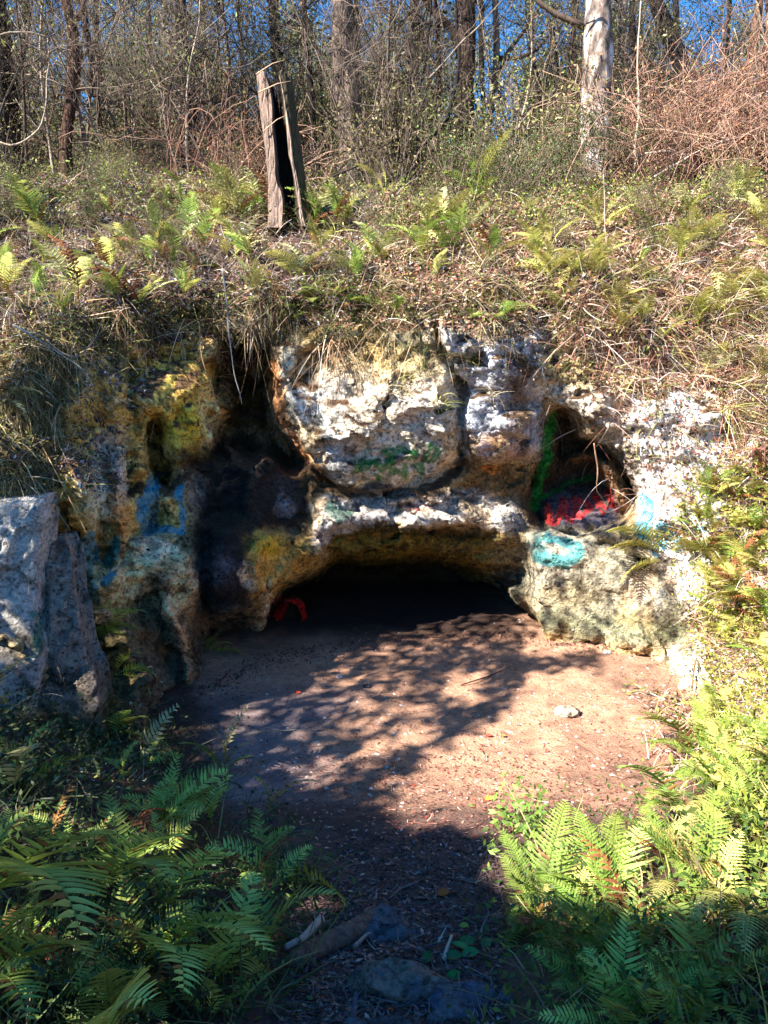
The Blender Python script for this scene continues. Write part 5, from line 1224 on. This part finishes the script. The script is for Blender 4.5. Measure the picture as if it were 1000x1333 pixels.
# ================================================================ stump, boulders, stones, log, leaves that stand out
def blob(P, sx, sy, sz, seed, cfun, rough=.25, sub=4, planes=()):
    import bmesh
    bm = bmesh.new(); bmesh.ops.create_icosphere(bm, subdivisions=sub, radius=1)
    V = np.array([v.co[:] for v in bm.verts]); F = np.array([[v.index for v in f.verts] for f in bm.faces]); bm.free()
    V = np.sign(V) * np.abs(V) ** .8
    n = fbm(V[:, 0] * 1.6 + seed, V[:, 1] * 1.6, V[:, 2] * 1.6, 4, seed, .55)
    V = V * (1 + rough * n + .35 * facets(V[:, 0] * 1.5 + seed, V[:, 1] * 1.5, V[:, 2] * 1.5, seed))[:, None] * [sx, sy, sz]
    for (nx, ny, nz, d) in planes:
        k = np.maximum(V @ np.array([nx, ny, nz]) - d, 0); V = V - np.outer(k * .9, [nx, ny, nz])
    V = V + (V / (np.linalg.norm(V, axis=1)[:, None] + 1e-6)) * (.05 * min(sx, sz) * fbm(V[:, 0] * 14, V[:, 1] * 14, V[:, 2] * 14, 3, seed + 5))[:, None]
    return V, F, cfun(V)
def stone(name, label, P, s, seed, col, cat='stone', rot=0, rough=.3, mottled=None):
    def cf(V):
        k = sstep(-.1, .4, fbm(V[:, 0] * 9 / s[0] * .3, V[:, 1] * 9 / s[0] * .3, V[:, 2] * 9 / s[0] * .3, 3, seed))[:, None]
        return srgb(*col) * (1 - k) + srgb(*(mottled or [c * .7 for c in col])) * k
    V, F, C_ = blob(P, *s, seed, cf, rough, 4 if s[0] > .06 else 3)
    o = link(name, new_mesh(name, V, None, C_, True, F3=F), M_STONE); o.location = P; o.rotation_euler = (0, 0, rot); tag(o, label, cat); return o
M_STONE = mat('loose stone', rock_nodes(.7, False)); M_SLAB = mat('slab stone', rock_nodes(1.0))
def prism(name, label, quad_front, y0s, depth, cols, seed, cat='boulder', back_shift=(.25, .1)):
    """leaning slab: front outline from survey pixels at depth y0s, real thickness behind, densely gridded and roughened"""
    A, B_, Cc, Dd = [W(u, v, y) for (u, v), y in zip(quad_front, y0s)]   # tl tr br bl
    n = 46; m = 90; s = np.linspace(0, 1, n)[:, None, None]; t = np.linspace(0, 1, m)[None, :, None]
    front = (A * (1 - s) + B_ * s) * (1 - t) + (Dd * (1 - s) + Cc * s) * t
    ss = np.linspace(0, 1, n)[:, None]; tt = np.linspace(0, 1, m)[None, :]
    edge = np.minimum.reduce([np.minimum(ss, 1 - ss) * 1.0 + 0 * tt, tt * 2.2 + 0 * ss]); rnd = 1 - np.clip(edge / .10, 0, 1)
    nr = np.cross(B_ - A, Dd - A); nr /= np.linalg.norm(nr); 
    if nr[1] > 0: nr = -nr
    x, y, z = front[..., 0], front[..., 1], front[..., 2]
    disp = .05 * fbm(x * 3, y * 3, z * 3, 3, seed) + .07 * facets(x * 3.2, y * 3.2, z * 3.2, seed) + .018 * fbm(x * 12, y * 12, z * 12, 3, seed + 3) - .03 * np.clip(1 - worley(x * 11, y * 11, z * 8, seed) * 2.4, 0, 1) - .10 * rnd ** 2
    fr = front + nr * disp[..., None]
    wob = (.05 * vnoise(0 * z, z * 4, z * 2, seed + 9))[..., None] * (2 * ss - 1)[..., None]; fr[..., 0:1] += wob
    back = fr[[0, -1]] * 0
    grids = [fr]
    bk = fr + np.array([back_shift[0] * 0, depth, 0]) - nr * 0; 
    # one closed skin: front grid, back grid, joined round the rim
    V = np.concatenate([fr.reshape(-1, 3), bk.reshape(-1, 3)]); ii = np.arange(n * m).reshape(n, m); off = n * m
    q = lambda g: np.stack([g[:-1, :-1], g[1:, :-1], g[1:, 1:], g[:-1, 1:]], -1).reshape(-1, 4)
    F = [q(ii)[:, ::-1], q(ii + off)]
    for rim in (ii[0, :], ii[-1, :], ii[:, 0], ii[:, -1]): F.append(np.stack([rim[:-1], rim[1:], rim[1:] + off, rim[:-1] + off], 1))
    F = np.concatenate(F); xx, yy, zz = V.T
    nn = fbm(xx * 4, yy * 4, zz * 4, 4, seed + 20, .6); hh = np.tile(np.broadcast_to(tt, (n, m)).ravel(), 2)
    c = srgb(*cols[0]) * np.ones((len(V), 1)); k = sstep(0, .4, nn)[:, None]; c = c * (1 - k) + srgb(*cols[1]) * k
    k = (sstep(cols[3], cols[3] + .25, hh + .15 * nn))[:, None]; c = c * (1 - k) + srgb(*cols[2]) * k
    base = V.mean(0); base[2] = V[:, 2].min()
    ptm = np.zeros((len(V), 4)); u, v = proj(xx, yy, zz)
    for (pu, pv, ru, rv, pc) in cols[4]:
        w_ = np.clip(1.2 - ((u - pu) / ru) ** 2 - ((v - pv) / rv) ** 2, 0, 1); ptm[:, :3] = np.where(w_[:, None] > 0, srgb(*pc), ptm[:, :3]); ptm[:, 3] = np.maximum(ptm[:, 3], w_)
    o = link(name, new_mesh(name, V - base, F, c, True, ptm), M_SLAB); o.location = base; tag(o, label, cat); return o
prism('rock_slab', 'tall pale blue-grey pitted slab leaning at the left edge under the bank', [(-60, 655), (56, 646), (56, 960), (-60, 980)], [5.35, 5.6, 5.35, 5.1], .22, ((206, 196, 182), (150, 138, 120), (140, 122, 92), .95, [(50, 830, 12, 34, (18, 112, 84)), (45, 800, 12, 8, (20, 120, 90))]), 401)
prism('rock_slab', 'narrow slanting mottled boulder with mossy foot right of the pale leaning slab', [(62, 700), (90, 698), (146, 980), (48, 1000)], [5.75, 5.85, 5.5, 5.3], .25, ((156, 140, 124), (84, 74, 66), (84, 76, 34), .62, []), 431)
g = on(740, 932); stone('stone', 'small pale lump of rock alone on the sunlit red clay', g + Vector((0, 0, .03)), (.105, .06, .055), 41, (186, 166, 142), rough=.5)
g = on(790, 851); stone('stone', 'tiny bright white stone near the grey slab at the back', g + Vector((0, 0, .012)), (.04, .03, .025), 42, (232, 228, 226))
g = on(442, 882); stone('stone', 'tiny white stone in the shade before the cave', g + Vector((0, 0, .01)), (.03, .025, .02), 43, (214, 212, 214))
g = on(478, 895); stone('stone', 'small dark lump in the shaded floor right of the tiny white stone', g + Vector((0, 0, .01)), (.04, .03, .02), 49, (80, 74, 78))
BL = (84, 84, 88)
g = on(498, 1222); stone('rock', 'bluish half-buried rock beside the fallen log', g + Vector((0, .05, -.02)), (.13, .11, .07), 44, BL, 'rock', .3, mottled=(124, 118, 120))
g = on(520, 1290); stone('rock', 'tan and blue pointed rock with an orange leaf at its tip', g + Vector((0, .02, -.01)), (.16, .10, .08), 45, (122, 106, 92), 'rock', -.25, .4, BL)
g = on(598, 1310); stone('rock', 'low blue-grey rock at the bottom edge right of the pointed one', g + Vector((.02, 0, -.04)), (.15, .11, .07), 46, (96, 92, 92), 'rock', .1, mottled=(70, 74, 90))
g = on(500, 1345); stone('rock', 'blue-black rock cut by the bottom edge', g + Vector((0, 0, -.04)), (.13, .09, .06), 47, (92, 94, 98), 'rock')
g = on(440, 1165); stone('rock', 'brown knob of rock in the path above the log', g + Vector((.15, 0, -.05)), (.09, .07, .05), 48, (104, 88, 78), 'rock')
# fallen log across the path's left side
def wavy(pix, lift, rad, col, name, label, cat, k=9, bump=.25, seed=1):
    q = np.array([on(u, v, lift)[:] for u, v in pix]); L = np.concatenate([[0], np.cumsum(np.linalg.norm(np.diff(q, axis=0), axis=1))]); t = np.linspace(0, L[-1], 30)
    q = np.stack([np.interp(t, L, q[:, j]) for j in range(3)], 1)
    for _ in range(5): q[1:-1] = (q[:-2] + q[2:] + 2 * q[1:-1]) / 4
    b = q[0].copy(); mb = MB(); mb.tube(q - b, np.interp(t, [0, L[-1]], rad), k, srgb(*col), bump, seed); o = mb.build(name, M_BARK if rad[0] > .02 else M_TWIG); o.location = b; tag(o, label, cat); return o
wavy([(380, 1262), (420, 1238), (455, 1222), (486, 1204)], .03, (.035, .055), (122, 92, 78), 'fallen_log', 'short brown rotting log lying at the left side of the path', 'log')
wavy([(372, 1250), (395, 1238), (418, 1212)], .06, (.012, .02), (176, 156, 138), 'dead_branch', 'pale forked stick propped on the end of the rotting log', 'branch')
wavy([(462, 1240), (478, 1224), (495, 1220)], .03, (.009, .006), (150, 132, 120), 'dead_branch', 'thin curved stick between the log and the bluish rock', 'branch')
wavy([(578, 1252), (583, 1236), (588, 1222)], .015, (.008, .006), (186, 168, 146), 'dead_branch', 'short straight pale twig lying upright on the path', 'branch')
wavy([(460, 1335), (462, 1315), (464, 1298)], .015, (.010, .010), (96, 84, 92), 'dead_branch', 'purplish stick pointing up the path at the bottom edge', 'branch')
wavy([(545, 1150), (520, 1160), (508, 1172)], .012, (.006, .005), (120, 100, 96), 'dead_branch', 'dark thin twig in the middle of the shaded path', 'branch')
wavy([(835, 1045), (810, 1020), (775, 985), (735, 960)], .02, (.004, .003), (110, 80, 64), 'dead_branch', 'fine bare runner lying across the sunlit clay at right', 'branch')
wavy([(900, 905), (903, 880), (906, 862)], .05, (.01, .008), (120, 90, 70), 'dead_branch', 'short brown twig against the white rock at the end of the clay floor', 'branch')
wavy([(600, 893), (640, 880), (665, 868)], .01, (.007, .004), (90, 64, 54), 'dead_branch', 'slim dark stick lying near the mouth of the cave', 'branch')
def one_leaf(u, v, s, col, label, rot):
    p = on(u, v, .02); mb = MB(); n = 7; t = np.linspace(0, 1, n); w = np.sin(t * math.pi) ** .8 * .28; V = []
    for a, b in zip(t, w): V += [((a - .5) * s, -b * s, .10 * s * math.sin(a * 3)), ((a - .5) * s, 0, .04 * s * math.sin(a * 3) - .01), ((a - .5) * s, b * s, .12 * s * math.sin(a * 3))]
    F = [f for i in range(n - 1) for f in ((3 * i, 3 * i + 1, 3 * i + 4, 3 * i + 3), (3 * i + 1, 3 * i + 2, 3 * i + 5, 3 * i + 4))]
    mb.add(V, F, None, srgb(*col)); o = mb.build('fallen_leaf', M_DRY); o.location = p; o.rotation_euler = (R(12), R(-8), R(rot)); tag(o, label, 'leaf')
for a in [(577, 1167, .075, (214, 120, 40), 'orange fallen leaf in the middle of the shaded path', 10), (557, 1294, .07, (196, 110, 74), 'square orange leaf scrap at the tip of the pointed rock', 40), (607, 1232, .09, (70, 120, 62), 'long green leaf lying on the path, upper of the green ones', 20),
          (590, 1250, .08, (66, 110, 60), 'green leaf nearest the short pale twig on the path', -10), (612, 1246, .08, (74, 124, 66), 'green leaf between two others on the path', 5), (600, 1238, .09, (86, 134, 70), 'thin green leaf crossing the others on the path', 160), (632, 1234, .08, (72, 116, 64), 'green leaf farthest right of the green ones on the path', 70),
          (556, 1252, .07, (60, 112, 58), 'green leaf beside the bluish rock', 60), (590, 1276, .07, (66, 124, 52), 'small green leaf above the low blue-grey rock', 20), (604, 1210, .05, (150, 142, 60), 'olive yellow leaf high on the path between the ferns', -20),
          (360, 1228, .08, (196, 96, 60), 'russet leaf under the left bank ferns', 15), (637, 960, .06, (214, 110, 60), 'orange leaf in the sunlit clay left of centre', 0), (655, 960, .05, (206, 116, 60), 'smaller orange leaf just right of the orange one on the clay', 30),
          (637, 1043, .07, (222, 132, 50), 'orange leaf near the shadow edge of the sunlit clay', 10), (388, 904, .06, (196, 40, 60), 'crimson leaf on the shaded floor before the cave', 30), (712, 980, .05, (204, 120, 80), 'tan orange leaf on the clay under the pale stone', 60)]: one_leaf(*a)
# -- hollow stump
def stump():
    y = 10.1; P0 = W(381, 294, y); P1 = W(357, 98, y - .15); h = HIT.down(P0[0], P0[1], 9); P0[2] = h[0].z - .05
    ax = P1 - P0; H = np.linalg.norm(ax); root = bpy.data.objects.new('hollow_stump', None); COL.objects.link(root); root.location = P0; tag(root, 'tall snapped hollow stump, grey wood split open to a black heart', 'stump')
    def shell(a0, a1, ro, ri, c_out, c_in, seed, name, jag):
        n, m = 40, 60; V = []; CC = []
        for j in range(m):
            t = j / (m - 1); 
            for i in range(n):
                a = R(a0 + 5 * float(vnoise(np.array([t * 6.]), np.array([1.]), np.array([seed * 1.]), seed)[0]) + (a1 - a0 + 9 * float(vnoise(np.array([t * 5.]), np.array([3.]), np.array([seed * 1.]), seed)[0])) * i / (n - 1)); flare = 1 + .3 * math.exp(-t * 9) * (1 + .5 * math.cos(a * 5)) - .16 * t
                top = 1 - jag * max(0, .5 * vnoise(math.cos(a) * 3, math.sin(a) * 3, seed, seed) + .7 * vnoise(a * 9, 0, seed, seed) + .15)
                tt = t * top; w = .030 * float(vnoise(a * 5, tt * 2.2, 0, seed)) + .010 * float(vnoise(a * 16, tt * 5, 0, seed + 1))
                for rad, cc in ((ro * flare + w, c_out), (ri * flare + w * .4, c_in)):
                    V.append(np.array([math.cos(a) * rad * 1.0, math.sin(a) * rad * .9, 0]) + ax * tt); CC.append(srgb(*cc) * (1 + .3 * float(vnoise(a * 22, tt * 3, 0, seed + 2))))
        V = np.array(V); F = []
        id_ = lambda j, i, s: (j * n + i) * 2 + s
        for j in range(m - 1):
            for i in range(n - 1):
                F.append((id_(j, i, 0), id_(j, i + 1, 0), id_(j + 1, i + 1, 0), id_(j + 1, i, 0))); F.append((id_(j, i, 1), id_(j + 1, i, 1), id_(j + 1, i + 1, 1), id_(j, i + 1, 1)))
            for i in (0, n - 1): F.append((id_(j, i, 0), id_(j + 1, i, 0), id_(j + 1, i, 1), id_(j, i, 1)))
        for i in range(n - 1): F.append((id_(m - 1, i, 0), id_(m - 1, i + 1, 0), id_(m - 1, i + 1, 1), id_(m - 1, i, 1)))
        mb = MB(); mb.add(V, F, None, np.array(CC)); return mb.build(name, M_BARK, root)
    shell(-58, 150, .245, .165, (72, 62, 42), (14, 11, 10), 501, 'bark_shell', .3)
    shell(148, 246, .25, .15, (124, 104, 92), (20, 16, 14), 502, 'wood_shell', .2)
    shell(-64, -56, .262, .225, (150, 128, 112), (90, 70, 58), 503, 'split_edge', .1)
    for (t, z, s) in [(.86, .08, .4), (.62, .12, .3), (.97, .1, .35)]:
        mb = MB(); p = ax * t + np.array([-.2, -.18, 0]); mb.tube([p, p + [s * .6, -.05, z], p + [s, 0, z * 1.6]], [.008, .006, .003], 4, srgb(190, 160, 130)); mb.build('stub_twig', M_TWIG, root)
stump()
# dead branches strewn over the bank
rb = np.random.default_rng(91)
for i in range(26):
    u, v = rb.uniform(-20, 1020), rb.uniform(265, 400) if i < 18 else rb.uniform(400, 560)
    if i >= 18: u = rb.uniform(820, 1010)
    p = on(u, v, .05); a = rb.uniform(0, 6.28); L = rb.uniform(.35, .9); d = np.array([math.cos(a), math.sin(a) * .7, rb.uniform(-.1, .5)])
    mb = MB(); tp = []; branch(mb, [0, 0, 0], d, L, rb.uniform(.006, .013), 1, rb, srgb(*[(92, 72, 60), (150, 134, 120), (120, 92, 74)][i % 3]), tp, .35, (1, 3), -.02)
    o = mb.build('dead_branch', M_TWIG); o.location = p; tag(o, 'dead forked branch lying in the litter of the bank above the rock', 'branch', 'dead branches strewn over the bank')
# ================================================================ unseen trees behind the viewer, crown leaves placed to throw the dappled shade
LIT = np.zeros((MH, MW), np.float32) + .02; LIT = np.maximum(LIT, .8 * pmask([(-60, 1010), (190, 1000), (290, 1080), (390, 1170), (390, 1260), (280, 1400), (-60, 1400)], 16)); LIT = np.maximum(LIT, .45 * pmask([(-60, 400), (90, 430), (80, 640), (60, 900), (-60, 900)], 20))
def lit(poly, v=1.0, soft=8):
    global LIT
    m = pmask(poly, soft); LIT = LIT * (1 - m) + v * m
lit([(-60, -60), (1060, -60), (1060, 250), (-60, 250)], .75, 20)
lit([(150, 225), (700, 225), (720, 400), (560, 395), (420, 330), (300, 340), (150, 290)], .9)
lit([(0, 300), (260, 290), (330, 390), (200, 420), (0, 420)], .45); lit([(540, 330), (720, 330), (720, 450), (540, 450)], .85)
lit([(300, 340), (560, 390), (560, 430), (300, 430)], .8); lit([(70, 440), (200, 430), (290, 470), (200, 640), (90, 600)], .7)
lit([(690, 225), (1060, 225), (1060, 1210), (880, 1200), (900, 860), (830, 690), (800, 600), (760, 560), (700, 450)], 1.0)
lit([(400, 450), (560, 440), (600, 560), (520, 600), (400, 590)], .85); lit([(470, 460), (560, 460), (570, 520), (480, 550)], .95)
lit([(600, 440), (660, 440), (690, 560), (606, 580)], .92); lit([(430, 655), (660, 655), (660, 685), (430, 690)], .8)
lit([(-60, 410), (300, 430), (300, 620), (-60, 640)], .88)
lit([(200, 460), (290, 480), (290, 610), (220, 600)], .95); lit([(120, 500), (165, 500), (160, 680), (120, 680)], .9); lit([(150, 660), (250, 700), (250, 830), (200, 760)], .85)
lit([(690, 700), (890, 720), (900, 835), (690, 825)], .6)
lit([(505, 1078), (500, 1045), (530, 1012), (562, 992), (600, 962), (640, 925), (676, 885), (694, 822), (900, 838), (930, 900), (960, 1100), (640, 1080)], 1.0, 6)
lit([(560, 860), (660, 850), (800, 845), (780, 872), (690, 880), (660, 930), (590, 965), (560, 930)], .0, 4)
lit([(450, 905), (560, 880), (570, 960), (520, 1010), (440, 960)], .12, 6)
lit([(575, 885), (625, 880), (620, 912), (580, 915)], .9, 5); lit([(520, 935), (560, 930), (560, 965), (525, 975)], .7, 5); lit([(470, 962), (508, 956), (508, 985), (474, 990)], .7, 5); lit([(385, 995), (440, 990), (435, 1022), (390, 1025)], .5, 6)
lit([(640, 1050), (1060, 960), (1060, 1205), (720, 1215), (640, 1150)], 1.0, 8)
lit([(640, 1225), (1060, 1225), (1060, 1400), (640, 1400)], .05, 10)
lit([(200, 908), (245, 908), (245, 960), (200, 960)], .9, 6); lit([(300, 908), (340, 908), (340, 950), (300, 950)], .9, 6)
for (u0, v0, a, b) in [(120, 1090, 60, 24), (220, 1105, 60, 22), (400, 1180, 55, 30), (60, 1140, 60, 20), (300, 1220, 60, 24), (60, 1230, 50, 22), (140, 1300, 30, 40)]:
    m_ = emask(u0, v0, a, b); LIT = np.maximum(LIT, np.minimum(1, m_ * 1.8))
r = np.random.default_rng(77); S = np.array(SUN[:])
Pc = []
tries = 0
while len(Pc) < 42000 and tries < 280000:
    tries += 1
    u, v = r.uniform(-150, 1150), r.uniform(-40, 1500)
    h = HIT.px(u, v)
    if h is None or h[2] > 22: continue
    p = np.array(h[0][:]); w8 = (h[2] ** 2) / 230.0 / max(.12, abs(h[1].dot(Vector((0, -.95, .3)))))
    if r.random() > w8: continue
    if r.random() > min(1.0, -math.log(float(sample(LIT, u, v)) * .97 + .006) / 6.0): continue
    if HIT.cast(h[0] + SUN * .06, SUN, 7.4) is not None: continue      # already in the rock's own shade
    t = r.uniform(7.5, 13.5); q = p + S * t + r.normal(size=3) * .02
    uu, vv = proj(q[0], q[1], q[2])
    if q[1] > .3 and -70 < uu < 1070 and vv > -70: continue
    if np.linalg.norm(q - [0, 0, EYE]) < 2.2 or q[2] < 2.6: continue
    Pc.append(q)
Pc = np.array(Pc); pass
cent = np.array([[-9.5, 6.5, 7], [-8, 2.0, 7], [-6.0, -3.0, 7]]); own = np.argmin([np.linalg.norm(Pc[:, :2] - c[:2], axis=1) for c in cent], axis=0)
for k, lab in enumerate(['tree out of frame to the left, its crown shading the rock face', 'tree out of frame left of the viewer, its crown shading the left ferns', 'tree behind the viewer, its crown shading the path']):
    q = Pc[own == k]
    if not len(q): continue
    c = q.mean(0); base = Vector((cent[k][0] - 1.5, cent[k][1] - .5, 0)); base.z = float(G(np.array([base.x]), np.array([base.y]))[0]) - .1; b0 = np.array(base[:])
    root = bpy.data.objects.new('shade_tree', None); COL.objects.link(root); root.location = base; tag(root, lab, 'tree')
    mb = MB(); top = np.array([c[0] - 1, c[1], c[2] - 1.2]); mid = (b0 + top) / 2 + [.2, 0, 0]
    mb.tube(np.array([b0, (b0 * 2 + mid) / 3, mid, top]) - b0, [.26, .22, .18, .12], 10, srgb(90, 74, 62), .15, k); mb.build('trunk', M_BARK, root)
    lb = MB()
    for j in r.integers(0, len(q), 5):
        m = (top + q[j]) / 2 + [0, 0, .3]; lb.tube(np.array([top, m, q[j]]) - b0, [.04, .02, .008], 5, srgb(90, 74, 62))
    lb.build('limb', M_TWIG, root)
    lf = MB(); leaves(lf, q - b0, np.tile(S, (len(q), 1)) + r.normal(size=q.shape) * .5,   .125, pick([(90, 116, 54, 3), (70, 96, 44, 2)], len(q), r), r, .55, .2, .2); lf.build('crown', M_LEAF, root)
# ================================================================ camera, sky, sun
cd = bpy.data.cameras.new('camera'); cam = bpy.data.objects.new('camera', cd); COL.objects.link(cam)
cam.location = (0, 0, EYE); cam.rotation_euler = (R(90) - PITCH, 0, 0)
cd.sensor_fit = 'VERTICAL'; cd.sensor_height = 36; cd.lens = 36 * FPX / 1333; cd.clip_end = 1500; cd.clip_start = .05
sc.camera = cam
w = bpy.data.worlds.new('World'); sc.world = w; w.use_nodes = True
nt = w.node_tree; bg = nt.nodes['Background']
sky = nt.nodes.new('ShaderNodeTexSky'); sky.sky_type = 'NISHITA'; sky.sun_disc = False
sky.sun_elevation = math.asin(SUN.z); sky.sun_rotation = math.atan2(SUN.x, SUN.y); sky.altitude = 0; sky.air_density = 1.0; sky.dust_density = 0; sky.ozone_density = 6.0
hv = nt.nodes.new('ShaderNodeHueSaturation'); hv.inputs['Saturation'].default_value = 1.25; nt.links.new(sky.outputs[0], hv.inputs['Color']); nt.links.new(hv.outputs[0], bg.inputs['Color']); bg.inputs['Strength'].default_value = .078
ld = bpy.data.lights.new('sun', 'SUN'); ld.energy = 5.0; ld.angle = R(.53); ld.color = (1, .95, .87)
lo = bpy.data.objects.new('sun', ld); COL.objects.link(lo); lo.rotation_euler = SUN.to_track_quat('Z', 'Y').to_euler(); lo.location = (-10, -6, 14)
sc.view_settings.view_transform = 'Standard'; sc.view_settings.look = 'None'; sc.view_settings.exposure = 2.1; sc.view_settings.gamma = 1
sc.cycles.adaptive_threshold = .02; sc.cycles.sample_clamp_indirect = 3.0; sc.cycles.max_bounces = 6; sc.cycles.diffuse_bounces = 2; sc.cycles.transparent_max_bounces = 4
